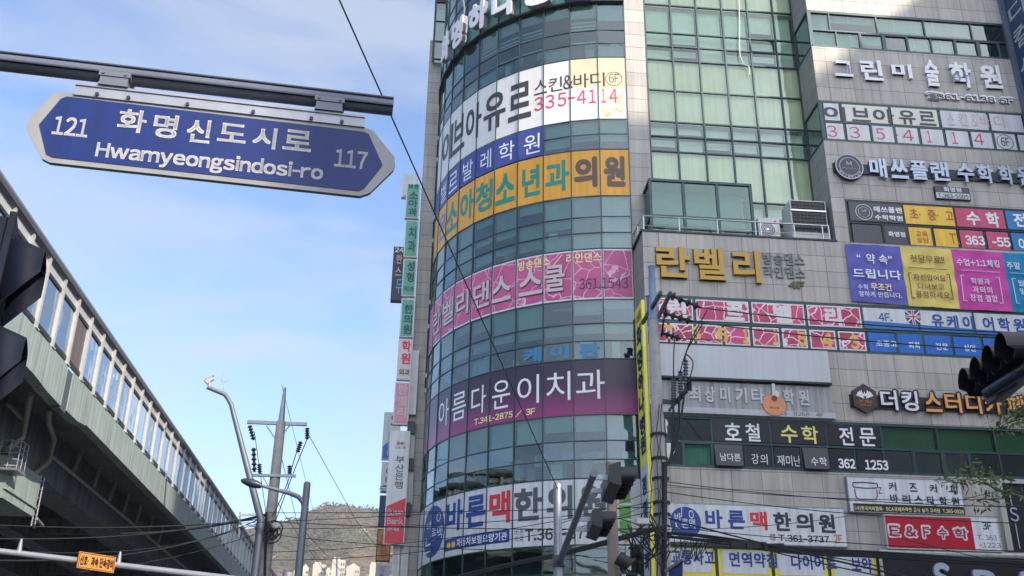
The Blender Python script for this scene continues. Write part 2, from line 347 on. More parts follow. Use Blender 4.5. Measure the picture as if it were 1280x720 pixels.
# shared materials
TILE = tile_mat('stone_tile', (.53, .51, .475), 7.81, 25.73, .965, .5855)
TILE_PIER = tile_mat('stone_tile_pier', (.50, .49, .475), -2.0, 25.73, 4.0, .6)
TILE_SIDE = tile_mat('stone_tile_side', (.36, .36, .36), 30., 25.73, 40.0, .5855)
FRAME = mat('window_frame_green', S(52, 76, 78), .4, .3, .15)
FRAME_D = mat('frame_dark', S(40, 48, 52), .4, .3, .15)
GLASS = glass_mat('teal_glass', (.48, .71, .67), .09, 1.1)
GLASS2 = glass_mat('teal_glass_dark', (.26, .46, .48), .14, 1.2)
GLASS_F = glass_mat('wing_glass', (.36, .64, .56), .05, 1.1)
GLASS_C = glass_mat('curtain_glass', (.90, .97, .86), .05, 1.1, .03, .08)
BLIND = mat('blind_pale', (.60, .80, .70), .8, 0, .08, 2)
BLIND_T = mat('blind_tower', (.48, .54, .52), .8, 0, .1, 2)
BLIND2 = mat('blind_green', (.30, .38, .20), .8, 0, .1, 2)
BLIND3 = mat('blind_grey', (.35, .42, .42), .8, 0, .1, 2)
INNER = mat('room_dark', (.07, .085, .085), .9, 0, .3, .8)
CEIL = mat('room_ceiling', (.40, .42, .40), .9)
SPAND = mat('spandrel_cream', (.82, .84, .68), .7, 0, .08, 1.2, .10)
WHITE = mat('white_film', (.64, .67, .70), .35, 0, .07, 1.5, .14, .12, 9)
WHITEB = mat('white_board', (.66, .69, .72), .4, 0, .07, 1.5, .16)
SILVER = mat('silver_letter', S(176, 186, 205), .35, .3)
BLACKL = mat('black_letter', S(28, 26, 30), .5)
CONC = mat('pole_concrete', (.40, .39, .375), .85, 0, .18, 4, .15, .25, 60)
STEEL = mat('galvanised', S(150, 155, 165), .45, .6, .15, 6, .1)
GREYP = mat('grey_paint', S(105, 112, 128), .4, .2, .1, 3, .08)
GREYL = mat('grey_paint_light', S(96, 104, 118), .45, .2, .1, 3, .08)
DARKP = mat('dark_paint', S(46, 54, 72), .4, .3, .1, 3)
RUBBER = mat('black_rubber', S(26, 28, 32), .6)
WIRE = mat('wire_black', S(28, 30, 34), .6)

def col_mat(name, rgb, rough=.45, **k): return mat(name, S(*rgb), rough, **k)

# ------------------------------------------------------------------ ground
gb = MB().quad((-3000, -3000, 0), (3000, -3000, 0), (3000, 3000, 0), (-3000, 3000, 0))
solo('ground', gb, mat('ground_earth', (.07, .07, .07), .95, 0, .3, .05), WLD, (0, 0, 0), kind='structure')
rb = MB(); rb.box((-9, -40, -.3), (30, 22, .004)); rb.box((-9, 22, -.3), (-5.5, 160, .0045))
solo('road', rb, mat('asphalt', (.05, .05, .052), .9, 0, .25, 1.5, 0, .3, 80), WLD, (0, 0, 0), kind='structure')
mk = MB()
for i in range(10): mk.box((-8 + i * 1.0, 17, .004), (-7.5 + i * 1.0, 20.5, .009))
solo('road_marking', mk, mat('road_paint', (.7, .7, .68), .7, 0, .15, 6), WLD, (0, 0, 0), kind='structure')
pv = MB(); pv.box((-4.6, 23.5, 0), (24, 32, .14)); pv.box((-4.9, 23.2, 0), (-4.6, 32, .15)); pv.box((-4.6, 23.2, 0), (24, 23.5, .15))
pv.box((-4.9, 32, 0), (-4.2, 110, .15))
solo('pavement', pv, mat('pavement_block', (.27, .25, .24), .9, 0, .2, 6), WLD, (0, 0, 0), kind='structure')

# ------------------------------------------------------------------ the corner building
BLD = thing('commercial_building', 'corner building with round glass tower, stone tiled wing and shop signs on every floor', 'building', FAC, (0, 0, 0))
Z6t, Z6b, Z5t, Z5b, Z4t, Z4b, Z3t, Z3b, Z2t, Z2b = 25.836, 23.002, 21.695, 19.721, 17.60, 15.62, 13.44, 11.474, 9.361, 7.230
TOP = 38.0
TER = 17.55                                  # terrace level over the lower block
KMAX = 12
def wall(mb, u0, u1, z0, z1, off, holes, deep=.12, mi=0):
    us = sorted({u0, u1, *[min(max(h[i], u0), u1) for h in holes for i in (0, 1)]}); zs = sorted({z0, z1, *[min(max(h[i], z0), z1) for h in holes for i in (2, 3)]})
    for a, b in zip(us, us[1:]):
        for c, d in zip(zs, zs[1:]):
            if any(h[0] - 1e-6 <= a and b <= h[1] + 1e-6 and h[2] - 1e-6 <= c and d <= h[3] + 1e-6 for h in holes): continue
            mb.quad((a, -off, c), (b, -off, c), (b, -off, d), (a, -off, d), mi)
    for h in holes:
        a, b, c, d = max(h[0], u0), min(h[1], u1), max(h[2], z0), min(h[3], z1)
        if b <= a or d <= c: continue
        y0, y1 = -off, -off + deep
        mb.quad((a, y0, c), (a, y1, c), (b, y1, c), (b, y0, c), mi); mb.quad((a, y0, d), (b, y0, d), (b, y1, d), (a, y1, d), mi)
        mb.quad((a, y0, c), (a, y0, d), (a, y1, d), (a, y1, c), mi); mb.quad((b, y0, c), (b, y1, c), (b, y1, d), (b, y0, d), mi)
HOLES = [(6.90, 14.78, 25.81, 27.52), (6.90, 14.78, 21.65, 23.36), (7.37, 14.78, 17.49, 19.24), (.09, 14.78, 13.44, 15.19), (.47, 14.78, 9.40, 11.06), (.30, 6.95, 4.9, 7.02)]
fw = MB()
wall(fw, .05, U1, 0, TER, FO, [h for h in HOLES if h[2] < TER - .1] )
wall(fw, 6.87, U1, TER, TOP, FO, [h for h in HOLES if h[3] > TER + .1])
part('front_wall', fw, TILE, BLD)
sw = MB()
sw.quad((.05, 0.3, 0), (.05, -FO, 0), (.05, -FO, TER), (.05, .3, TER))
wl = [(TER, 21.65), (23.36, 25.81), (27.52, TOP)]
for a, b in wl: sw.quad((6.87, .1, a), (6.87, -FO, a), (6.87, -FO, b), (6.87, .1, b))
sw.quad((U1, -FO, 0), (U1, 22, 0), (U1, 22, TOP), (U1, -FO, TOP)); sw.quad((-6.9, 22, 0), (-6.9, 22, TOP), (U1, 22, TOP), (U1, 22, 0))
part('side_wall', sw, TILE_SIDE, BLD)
pw = MB(); pw.quad((0.0, -.02, 0), (.835, -.02, 0), (.835, -.02, TOP), (0, -.02, TOP)); pw.quad((0, -.02, 0), (0, -.02, TOP), (0, .25, TOP), (0, .25, 0)); pw.quad((.835, -.02, 0), (.835, .2, 0), (.835, .2, TOP), (.835, -.02, TOP))
part('pier', pw, TILE_PIER, BLD)
ro = MB(); ro.box((.05, -FO + .02, TER - .12), (6.86, .2, TER - .02)); ro.box((-.0, -FO - .03, TER - .015), (6.9, -FO + .13, TER + .05), 1); ro.box((-.02, -FO - .03, TER - .015), (.1, .0, TER + .049), 1)
part('terrace_floor', ro, [mat('terrace_concrete', (.3, .3, .29), .9, 0, .2, 2), FRAME_D], BLD)
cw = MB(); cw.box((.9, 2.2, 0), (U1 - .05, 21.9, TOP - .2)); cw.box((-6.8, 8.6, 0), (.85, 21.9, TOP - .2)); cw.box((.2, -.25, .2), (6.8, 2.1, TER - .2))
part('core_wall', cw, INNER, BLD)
rf = MB(); rf.box((-6.9, 7.3, TOP), (U1, 22, TOP + .3)); rf.box((.84, -.1, TOP), (U1, 7.3, TOP + .3))
rf.prism([cyl(k, TOP) for k in range(0, KMAX + 1)] + [(-.2, 7.3, TOP)], (0, 0, .3)); part('roof', rf, mat('roof_grey', (.3, .3, .3), .9), BLD)

def strip(u0, u1, z0, z1, off, rows, cols, styles, frame=.055, fm=FRAME, room=1.1, sash=()):
    """ribbon window in a flat wall: rows = inner transom heights, cols = mullions per row (bottom row first), styles per pane"""
    zs = [z0] + list(rows) + [z1]; g = MB(); fr = MB(); bl = MB()
    y = -off + .07
    for r in range(len(zs) - 1):
        us = [u0] + list(cols[r]) + [u1]
        for c in range(len(us) - 1):
            st = styles[r][c] if c < len(styles[r]) else 'g'
            a, b, p, q = us[c], us[c + 1], zs[r], zs[r + 1]
            if st != 'x':
                j = [random.uniform(-.006, .006) for _ in range(4)]
                g.quad((a, y + j[0], p), (b, y + j[1], p), (b, y + j[2], q), (a, y + j[3], q), 1 if st == 'd' else 0)
                if st in 'bhwG':
                    lo = p if st in 'bG' else p + (q - p) * random.uniform(.3, .6)
                    yy = y + .16
                    bl.quad((a + .03, yy, lo), (b - .03, yy, lo), (b - .03, yy, q - .02), (a + .03, yy, q - .02), {'b': 0, 'h': 0, 'w': 0, 'G': 1}[st])
                    if st in 'bh':
                        xm = a + (b - a) * random.uniform(.2, .8); bl.box((xm - .04, yy - .03, lo), (xm + .04, yy - .012, q), 2)
            else:
                bl.quad((a, y + .02, p), (b, y + .02, p), (b, y + .02, q), (a, y + .02, q), 3)
            if (r, c) in sash:
                t = .07
                for bx in (((a, p), (b, p + t)), ((a, q - t), (b, q)), ((a, p + t), (a + t, q - t)), ((b - t, p + t), (b, q - t))):
                    fr.box((bx[0][0], y - .055, bx[0][1]), (bx[1][0], y - .005, bx[1][1]))
        for c in range(1, len(us) - 1):
            fr.box((us[c] - frame / 2, y - .045, zs[r]), (us[c] + frame / 2, y + .05, zs[r + 1]))
    for k, zz in enumerate(zs):
        t = frame * (1.2 if 0 < k < len(zs) - 1 else 1.6); o_ = 0 if 0 < k < len(zs) - 1 else (.5 if k == 0 else -.5)
        fr.box((u0, y - .06, zz - t / 2 + o_ * t), (u1, y + .06, zz + t / 2 + o_ * t))
    for uu, s_ in ((u0, 1), (u1, -1)): fr.box((uu, y - .058, z0 + .02), (uu + s_ * frame * 1.3, y + .055, z1 - .02))
    win = part('window', g, [GLASS_F, GLASS2], BLD)
    part('window_frame', fr, fm, win)
    if bl.v: part('blind', bl, [BLIND, BLIND2, mat('blind_bar', (.8, .82, .76), .6), INNER], win)
    rm = MB(); y1 = y + room
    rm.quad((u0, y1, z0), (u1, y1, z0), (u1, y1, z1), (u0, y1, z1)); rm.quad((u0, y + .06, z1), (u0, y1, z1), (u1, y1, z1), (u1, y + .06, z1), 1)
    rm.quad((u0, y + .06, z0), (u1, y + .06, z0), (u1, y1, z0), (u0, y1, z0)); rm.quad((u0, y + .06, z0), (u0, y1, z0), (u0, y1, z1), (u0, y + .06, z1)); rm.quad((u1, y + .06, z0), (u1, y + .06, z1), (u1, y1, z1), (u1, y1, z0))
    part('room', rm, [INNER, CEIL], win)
    return win
# seventh floor ribbon, plain glass
c7b = [7.92, 8.83, 9.78, 10.74, 11.66, 12.6, 13.55, 14.4]; c7t = [7.72, 9.6, 11.5, 13.4]
strip(6.93, 14.78, 25.81, 27.52, FO, [26.62], [c7b, c7t], [list('bbhghbhgg'), list('bhhhg')], sash={(0, 2), (0, 3), (0, 6), (0, 7)})
c6b = [7.75, 8.72, 9.62, 10.56, 11.52, 12.5, 13.4, 14.3]; c6t = [7.68, 9.56, 11.44, 13.35]
strip(6.93, 14.78, 21.65, 23.36, FO, [22.47], [c6b, c6t], [['x'] * 9, ['x'] * 5], sash={(0, 2), (0, 3), (0, 6), (0, 7)})
c5b = [7.60, 8.62, 9.50, 10.42, 11.35, 12.33, 13.25]; c5t = [7.60, 9.46, 11.35, 13.22]
strip(7.37, 14.78, 17.49, 19.24, FO, [18.34], [c5b, c5t], [['x'] * 8, ['x'] * 5], fm=FRAME_D, sash={(0, 2), (0, 3)})
c4b = [.8, 1.68, 2.62, 3.56, 4.56, 5.5, 6.48, 7.5, 8.52, 9.45, 10.45, 11.5, 12.5, 13.5]; c4t = [1.70, 3.60, 5.5, 7.45, 9.4, 11.35, 13.3]
strip(.09, 14.78, 13.44, 15.19, FO, [14.27], [c4b, c4t], [['x'] * 15, ['x'] * 8], sash={(0, 1), (0, 2), (0, 5), (0, 6), (0, 9), (0, 10)})
c3b = [1.05, 2.02, 2.95, 3.92, 4.85, 5.72, 6.6, 7.55, 8.5, 9.5, 10.4, 11.4, 12.4, 13.4]; c3t = [2.02, 3.92, 5.75, 7.55, 9.42, 11.35, 13.3]
strip(.47, 14.78, 9.40, 11.06, FO, [10.22], [c3b, c3t], [list('dbxxxxxxddddddd'), list('dxxxGGGG')], sash={(0, 1), (0, 9), (0, 10)})
c2 = [1.9, 3.62, 5.36]
strip(.30, 6.95, 4.9, 7.02, FO, [5.95], [c2, c2], [list('dddd'), ['x'] * 4])

# glazed returns on the left side of the wing
for z0, z1 in ((21.65, 23.36), (25.81, 27.52)):
    g = MB().quad((6.89, 0, z0), (6.89, -FO, z0), (6.89, -FO, z1), (6.89, 0, z1)); win = part('window', g, GLASS2, BLD)
    fr = MB()
    for a, b in ((z0, z0 + .07), (z1 - .07, z1)): fr.box((6.85, -FO, a), (6.9, 0, b))
    fr.box((6.85, -FO - .003, z0 + .07), (6.93, -FO + .09, z1 - .07)); fr.box((6.85, -.08, z0 + .07), (6.9, 0, z1 - .07)); part('window_frame', fr, FRAME, win)
    part('room', MB().quad((7.5, 0, z0), (7.5, -FO + .6, z0), (7.5, -FO + .6, z1), (7.5, 0, z1)), INNER, win)

# curtain wall between the pier and the wing
cg = MB(); cf = MB(); sp_ = MB(); cb = MB()
cu = [.835 + i * (6.87 - .835 - .42) / 5.35 for i in range(6)] + [6.87]
cz = [TER, 18.23, 18.9, 19.72, 21.695, 22.35, 23.0, 24.42, 25.836, 26.5, 27.135, 28.5, 30.1, 31.0, 31.7, 32.3, 34.5, 36.2, TOP]
SPB = {3, 6, 7, 11, 15, 16}
for i in range(6):
    for j in range(len(cz) - 1):
        a, b, p, q = cu[i], cu[i + 1], cz[j], cz[j + 1]; k = [random.uniform(-.008, .008) for _ in range(4)]
        if (i, j) == (4, 9): k[0] -= .0; k[1] -= .0; k = [-.14, -.14, 0, 0]
        cg.quad((a, .02 + k[0], p), (b, .02 + k[1], p), (b, .02 + k[2], q), (a, .02 + k[3], q))
        if j in SPB: sp_.quad((a, .14, p), (b, .14, p), (b, .14, q), (a, .14, q), 0)
        else:
            st = random.choice('bbbbhhh') if j not in (1, 2, 0) else random.choice('bbbh')
            if st != 'g':
                lo = p if st == 'b' else p + (q - p) * random.uniform(.2, .6); cb.quad((a + .04, .3, lo), (b - .04, .3, lo), (b - .04, .3, q), (a + .04, .3, q))
for u in cu: cf.box((u - .028, -.035, TER), (u + .028, .07, TOP))
for z in cz[1:]: cf.box((cu[0] + .03, -.025, z - .025), (cu[-1] - .03, .06, z + .025))
win = part('curtain_wall', cg, GLASS_C, BLD)
part('glazing_bar', cf, FRAME, win); part('spandrel_panel', sp_, SPAND, win); part('blind', cb, BLIND, win)
rm = MB(); rm.quad((.84, 1.6, TER), (6.86, 1.6, TER), (6.86, 1.6, TOP), (.84, 1.6, TOP))
for z in (19.72, 21.695, 23.0, 25.836, 28.5): rm.box((.84, .2, z - .06), (6.86, 1.6, z + .06), 1)
part('room', rm, [INNER, CEIL], win)

# round tower: shell, rooms, ribbon windows, glazing bars
def band(mb, k0, k1, z0, z1, off, mi=0):
    ks = sorted({k0, k1, *[i for i in range(math.ceil(k0), math.floor(k1) + 1)]})
    for a, b in zip(ks, ks[1:]): mb.quad(cyl(a, z0, off), cyl(a, z1, off), cyl(b, z1, off), cyl(b, z0, off), mi)
TSP = mat('tower_panel', S(120, 175, 165), .3, 0, .08, 1.5)
for z0, z1 in ((0, .5), (7.23, 9.361), (11.474, 13.44), (15.62, 17.6), (19.721, 21.695), (23.002, 25.836), (28.5, 30.3), (33.6, TOP)):
    sh = MB(); band(sh, 0, KMAX, z0, z1, -.03); part('tower_spandrel', sh, TSP, BLD)
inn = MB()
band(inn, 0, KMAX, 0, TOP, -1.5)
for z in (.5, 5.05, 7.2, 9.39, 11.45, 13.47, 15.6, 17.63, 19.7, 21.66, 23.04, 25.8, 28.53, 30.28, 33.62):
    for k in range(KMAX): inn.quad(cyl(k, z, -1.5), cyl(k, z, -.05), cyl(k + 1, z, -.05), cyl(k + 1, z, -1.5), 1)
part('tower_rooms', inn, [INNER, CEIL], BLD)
ZONES = [([.5, 1.9, 3.5, 5.05, 5.7, 6.35, 7.23], 'dddddg'), ([9.361, 9.97, 10.6, 11.474], 'gdb'), ([13.44, 14.09, 14.74, 15.62], 'ghb'), ([17.6, 18.23, 18.87, 19.721], 'bbb'), ([21.695, 22.35, 23.002], 'hb'), ([25.836, 26.5, 27.135, 28.5], 'gsH'), ([30.3, 31.0, 31.7, 33.6], 'gbb')]
for zi, (zs, sty) in enumerate(ZONES):
    g = MB(); fr = MB(); bl = MB()
    for k in range(KMAX):
        if zi == 4 and k >= 3: continue
        for r in range(len(zs) - 1):
            p, q = zs[r], zs[r + 1]; j = [random.uniform(-.014, .014) for _ in range(4)]
            s_ = sty[min(r, len(sty) - 1)]; x = random.random()
            dark = s_ == 'd' and x < .5
            g.quad(cyl(k, p, j[0]), cyl(k, q, j[1]), cyl(k + 1, q, j[2]), cyl(k + 1, p, j[3]), 1 if dark else 0)
            if zi == 5:
                if k == 0 or k == 2: x = .0 if s_ != 'g' or k == 2 else .2
            lo = None
            if s_ == 'b' and x < .62 or s_ in 'gd' and x < .3: lo = p
            elif s_ in 'bhH' and x < .9: lo = p + (q - p) * random.uniform(.35, .7)
            if lo is not None:
                mi = random.choice((0, 0, 1)) if zi > 2 else random.choice((1, 1, 0))
                bl.quad(cyl(k + .04, lo, -.13), cyl(k + .04, q - .02, -.13), cyl(k + .96, q - .02, -.13), cyl(k + .96, lo, -.13), mi)
            elif x < .95 and r == 1:
                bl.quad(cyl(k + .1, p, -.5), cyl(k + .1, p + .4, -.5), cyl(k + .5, p + .4, -.5), cyl(k + .5, p, -.5), 1)
            if s_ in 'Hs' and k not in (0, 2, 6):
                for n_ in range(3 if s_ == 'H' else 1):
                    zz = p + .1 + n_ * .17; bl.quad(cyl(k + .05, zz, -.11), cyl(k + .05, zz + .09, -.11), cyl(k + .95, zz + .09, -.11), cyl(k + .95, zz, -.11), 2)
    it = MB()
    for k in range(KMAX):
        if zi == 4 and k >= 3: continue
        for n_ in range(2):
            if random.random() < .55:
                a = k + random.uniform(.05, .6); h_ = random.uniform(.3, 1.1); w_ = random.uniform(.15, .45); o_ = -random.uniform(.25, .8)
                it.prism([cyl(a, zs[0], o_), cyl(a + w_, zs[0], o_), cyl(a + w_, zs[0], o_ - .2), cyl(a, zs[0], o_ - .2)], (0, 0, h_), random.randint(0, 3))
        if random.random() < .3: it.prism([cyl(k + .1, zs[-1] - .12, -.5), cyl(k + .9, zs[-1] - .12, -.5), cyl(k + .9, zs[-1] - .12, -.62), cyl(k + .1, zs[-1] - .12, -.62)], (0, 0, .08), 3)
    for z in zs:
        for k in range(KMAX):
            if zi == 4 and k >= 3: continue
            fr.hexa([cyl(k, z - .017, .022), cyl(k, z - .017, -.05), cyl(k + 1, z - .017, -.05), cyl(k + 1, z - .017, .022), cyl(k, z + .017, .022), cyl(k, z + .017, -.05), cyl(k + 1, z + .017, -.05), cyl(k + 1, z + .017, .022)])
    win = part('ribbon_window', g, [GLASS, GLASS2], BLD)
    part('interior_item', it, [col_mat('item_wood', (150, 120, 90)), col_mat('item_blue', (90, 120, 150)), col_mat('item_grey', (120, 124, 126)), mat('item_white', (.75, .76, .74), .6)], win); part('window_frame', fr, FRAME, win); part('blind', bl, [BLIND_T, BLIND3, mat('louvre_white', (.6, .66, .62), .5)], win)
for k in range(KMAX + 1):
    mb = MB(); t = .016
    a, b = (k - t, k + t)
    mb.prism([cyl(a, 0, -.05), cyl(b, 0, -.05), cyl(b, 0, .034), cyl(a, 0, .034)], (0, 0, TOP))
    part('mullion', mb, FRAME, BLD)
lg = MB()
for k in range(KMAX): lg.hexa([cyl(k, 28.46, .14), cyl(k, 28.46, 0), cyl(k + 1, 28.46, 0), cyl(k + 1, 28.46, .14), cyl(k, 28.55, .14), cyl(k, 28.55, 0), cyl(k + 1, 28.55, 0), cyl(k + 1, 28.55, .14)])
part('sign_ledge', lg, FRAME_D, BLD)

# left wing behind the tower, on the side street
WY = 9.0
lw = MB()
def fzw(px, py): return FAC.plane(px, py, WY)
lw.quad((-7.74, WY, 0), (-6.3, WY, 0), (-6.3, WY, 15.0), (-7.74, WY, 15.0))
lw.quad((-7.74, WY, 15.0), (-7.14, WY, 15.0), (-7.14, WY, 32.9), (-7.74, WY, 32.9))
lw.quad((-7.74, 22, 0), (-7.74, WY, 0), (-7.74, WY, 32.9), (-7.74, 22, 32.9)); lw.quad((-7.74, WY, 32.9), (-7.14, WY, 32.9), (-7.14, 22, 32.9), (-7.74, 22, 32.9))
lw.quad((-7.14, WY, 15), (-7.14, WY + .4, 15), (-7.14, WY + .4, 32.9), (-7.14, WY, 32.9))
part('side_wing_wall', lw, TILE, BLD)
led = MB(); gl = MB(); fr = MB(); bl = MB()
pairs = [(85, 110), (176, 203), (275, 304), (381, 411), (472, 491)]
zz = [(fzw(545, a)[1], fzw(545, b)[1]) for a, b in pairs]
for a, b in zz:
    for z in (a, b): led.box((-7.13, WY - .28, z - .09), (-6.3, WY + .3, z + .09))
part('canopy', led, mat('canopy_white', (.62, .62, .62), .5, 0, .1, 2), BLD)
gl.quad((-7.0, WY + .25, 15), (-6.3, WY + .25, 15), (-6.3, WY + .25, 31.3), (-7.0, WY + .25, 31.3), 0)
gl.quad((-7.55, WY - .3, zz[0][0] + .1), (-6.3, WY - .3, zz[0][0] + .1), (-6.3, WY - .3, 35), (-7.55, WY - .3, 35)); gl.quad((-7.55, WY + .5, 31.5), (-7.55, WY - .3, 31.5), (-7.55, WY - .3, 35), (-7.55, WY + .5, 35))
for u in (-7.07, -6.86): fr.box((u - .07 if u < -7 else u - .02, WY + .12, 15), (u + .07 if u < -7 else u + .02, WY + .3, 31.3))
for z in [15.3] + [z for a, b in zz for z in (a - 1.1, a - 2.3, b - .9, (a + b) / 2)]: fr.box((-7.0, WY + .16, z - .03), (-6.3, WY + .29, z + .03))
for z in (31.55, 32.6, 33.8): fr.box((-7.56, WY - .34, z - .03), (-6.3, WY - .27, z + .03))
fr.box((-7.6, WY - .36, 34.95), (-6.3, WY + .6, 35.15)); fr.box((-7.6, WY - .36, 31.4), (-7.5, WY - .26, 34.95))
bl.quad((-6.95, WY + .5, 15), (-6.3, WY + .5, 15), (-6.3, WY + .5, 35), (-6.95, WY + .5, 35)); bl.quad((-7.5, WY + .2, 32.95), (-6.3, WY + .2, 32.95), (-6.3, WY + .2, 34.9), (-7.5, WY + .2, 34.9))
win = part('stair_window', gl, GLASS, BLD); part('window_frame', fr, FRAME_D, win); part('blind', bl, BLIND, win)
dk = MB()
for a, b in zz: dk.quad((-7.0, WY + .2, b + .09), (-6.3, WY + .2, b + .09), (-6.3, WY + .2, a - .09), (-7.0, WY + .2, a - .09))
part('window_panel', dk, FRAME_D, win)
lb = MB()
for px, py in ((514, 537), (512, 583), (508, 638)):
    u, z = fzw(px, py); lb.box((u - .16, WY - .35, z - .25), (u + .16, WY, z + .25))
part('floodlight', lb, FRAME_D, BLD)
pl_ = MB()
for px, a, b in ((506, 680, 722), (497, 682, 722), (519, 440, 520), (514, 540, 580), (512, 590, 632)):
    u0, z1 = fzw(px, a); z0 = fzw(px, b)[1]; pl_.box((u0 - .17, WY - .22, z0), (u0 + .17, WY - .01, z1))
part('riser_duct', pl_, mat('duct_white', (.62, .63, .64), .5, 0, .1, 3, .15), BLD)

# ------------------------------------------------------------------ signs on the flat front
def frect(tl, br, off=FO):
    u0, z1 = fz(*tl, off); u1, z0 = fz(*br, off); return u0, u1, z0, z1
def ftext(mb, body, tl, br, off, bold=.03, ext=0., mi=0):
    u0, u1, z0, z1 = frect(tl, br, off)
    return mb.text(body, lambda x, y, d: (u0 + (u1 - u0) * x, -(off + d), z0 + (z1 - z0) * y), bold, ext, mi)
def board(mb, tl, br, o0, o1, mi=0, edge=None, em=1):
    u0, u1, z0, z1 = frect(tl, br, o1)
    mb.box((u0, -o0, z0), (u1, -o1, z1), mi)
    if edge:
        t = edge
        for a in (((u0 - t, z0 - t), (u1 + t, z0)), ((u0 - t, z1), (u1 + t, z1 + t)), ((u0 - t, z0), (u0, z1)), ((u1, z0), (u1 + t, z1))):
            mb.box((a[0][0], -o0, a[0][1]), (a[1][0], -o1 - .012, a[1][1]), em)
    return u0, u1, z0, z1
def fthing(name, label, cat, tl, br, group=None):
    u0, u1, z0, z1 = frect(tl, br); return thing(name, label, cat, FAC, ((u0 + u1) / 2, -FO, z0), group)
NAVY = col_mat('navy', (30, 66, 140)); BLUE = col_mat('sign_blue', (28, 110, 185)); RED = col_mat('sign_red', (205, 45, 60)); CRIM = col_mat('film_crimson', (205, 75, 115), .4, vary=.06, streak=.14, vscale=1.6, bump=.12, bscale=9)
PINKN = col_mat('pink_number', (205, 60, 100)); YELF = col_mat('film_yellow', (240, 195, 60), .4, vary=.06, streak=.14, vscale=1.6, bump=.12, bscale=9); DKGREY = col_mat('lettering_charcoal', (60, 58, 60)); ORL = col_mat('lettering_orange', (190, 95, 50))
WHL = mat('lettering_white', (.80, .81, .83), .5); FILMD = col_mat('film_dark', (52, 60, 72), .3, vary=.1, streak=.14, vscale=1.6, bump=.12, bscale=9); CREAM = col_mat('lettering_cream', (238, 222, 160)); BROWN = col_mat('lettering_brown', (96, 76, 66))
GOLD = col_mat('letter_gold', (190, 148, 30), .35); SIDEG = col_mat('letter_side_gold', (120, 90, 25), .5)

def letters(t, chars, boxes, off, ext, mats, bold=.03, sidemi=0, name='letter'):
    for ch, (tl, br) in zip(chars, boxes):
        mb = MB(); ftext(mb, ch, tl, br, off, bold, ext); part(name, mb, mats, t)
def slope_boxes(x0, y0, y1, xs, k=.055):   # char boxes following the facade's fall to the right in the photo
    return [((a, y0 + (a - x0) * k), (b, y1 + (b - x0) * k)) for a, b in xs]

# art academy channel letters
t = fthing('channel_letter_sign', 'puffy white academy letters with telephone number on the stone band below the topmost windows', 'sign', (1041, 76), (1268, 130))
PUFF = mat('letter_puffy_white', (.82, .82, .84), .4)
bx = [((1041, 77), (1066, 98)), ((1073, 76), (1104, 103)), ((1112, 81), (1140, 100)), ((1152, 76), (1175, 110)), ((1184, 79), (1216, 112)), ((1221, 82), (1253, 113))]
letters(t, '그린미술학원', bx, FO, .10, PUFF, .042)
mb = MB()
for ch, tl, br in (('ㅣ', (1059, 81), (1063, 92)), ('ㅏ', (1205, 88), (1212, 103)), ('ㅣ', (1246, 92), (1249, 105)), ('ㅇ', (1190, 91), (1202, 102))): ftext(mb, ch, tl, br, FO + .112, .02)
part('faded_paint', mb, col_mat('faded_blue', (110, 130, 170)), t)
mb = MB(); ftext(mb, '☎361-6138 6F', (1155, 114), (1268, 132.2), FO, .06, .05); part('number_outline', mb, PUFF, t)
mb = MB(); ftext(mb, '☎361-6138 6F', (1156.0, 115.0), (1267.2, 131.2), FO + .066, .012); part('number', mb, DKGREY, t)

# sixth floor white films
t = fthing('window_film_sign', 'white window films with charcoal lettering above one row of pink digits, wing sixth floor', 'sign', (1029, 129), (1280, 189))
uu = [6.98] + c6t + [14.72]; ub = [6.98] + c6b + [14.72]
for r, (us, z0, z1) in enumerate(((uu, 22.53, 23.28), (ub, 21.74, 22.41))):
    for i, (a, b) in enumerate(zip(us, us[1:])):
        mb = MB().box((a + .06, -FO + .012, z0), (b - .06, -FO + .034, z1)); part('film_panel', mb, mat('film_cream', (.68, .68, .60), .35, 0, .05, 1.5) if r == 0 and 0 < i < 3 else WHITE, t)
o = FO - .006
mb = MB()
for ch, a, b in (('이', 1028, 1058), ('브', 1063, 1089), ('아', 1090, 1119), ('유', 1122, 1146), ('르', 1147, 1171)):
    y = 129.5 + (a - 1028) * .055; ftext(mb, ch, (a, y + 2.5), (b, y + 21.5), o, .035)
part('lettering', mb, DKGREY, t)
mb = MB()
for ch, a, b in (('스', 1183, 1194), ('킨', 1196, 1211), ('&', 1213, 1223), ('바', 1224, 1239), ('디', 1241, 1257)):
    y = 138 + (a - 1183) * .055; ftext(mb, ch, (a, y + 3), (b, y + 19), o, -.005)
part('faded_lettering', mb, col_mat('faded_pink', (190, 160, 165)), t)
mb = MB()
for ch, a, b in (('3', 1033, 1047), ('3', 1061, 1076), ('5', 1094, 1107), ('-', 1119, 1124), ('4', 1127, 1143), ('1', 1157, 1166), ('1', 1188, 1198), ('4', 1216, 1231)):
    y = 155.5 + (a - 1033) * .055; ftext(mb, ch, (a, y + 1), (b, y + 16), o, .0)
part('number', mb, PINKN, t)
mb = MB(); ftext(mb, '6F', (1250, 171.5), (1263, 183), o, .01); u, z = fz(1256.5, 177.5, o); mb.ring((u, -o, z), (1, 0, 0), (0, 0, 1), .30, .325, (0, -.003, 0)); part('floor_mark', mb, DKGREY, t)

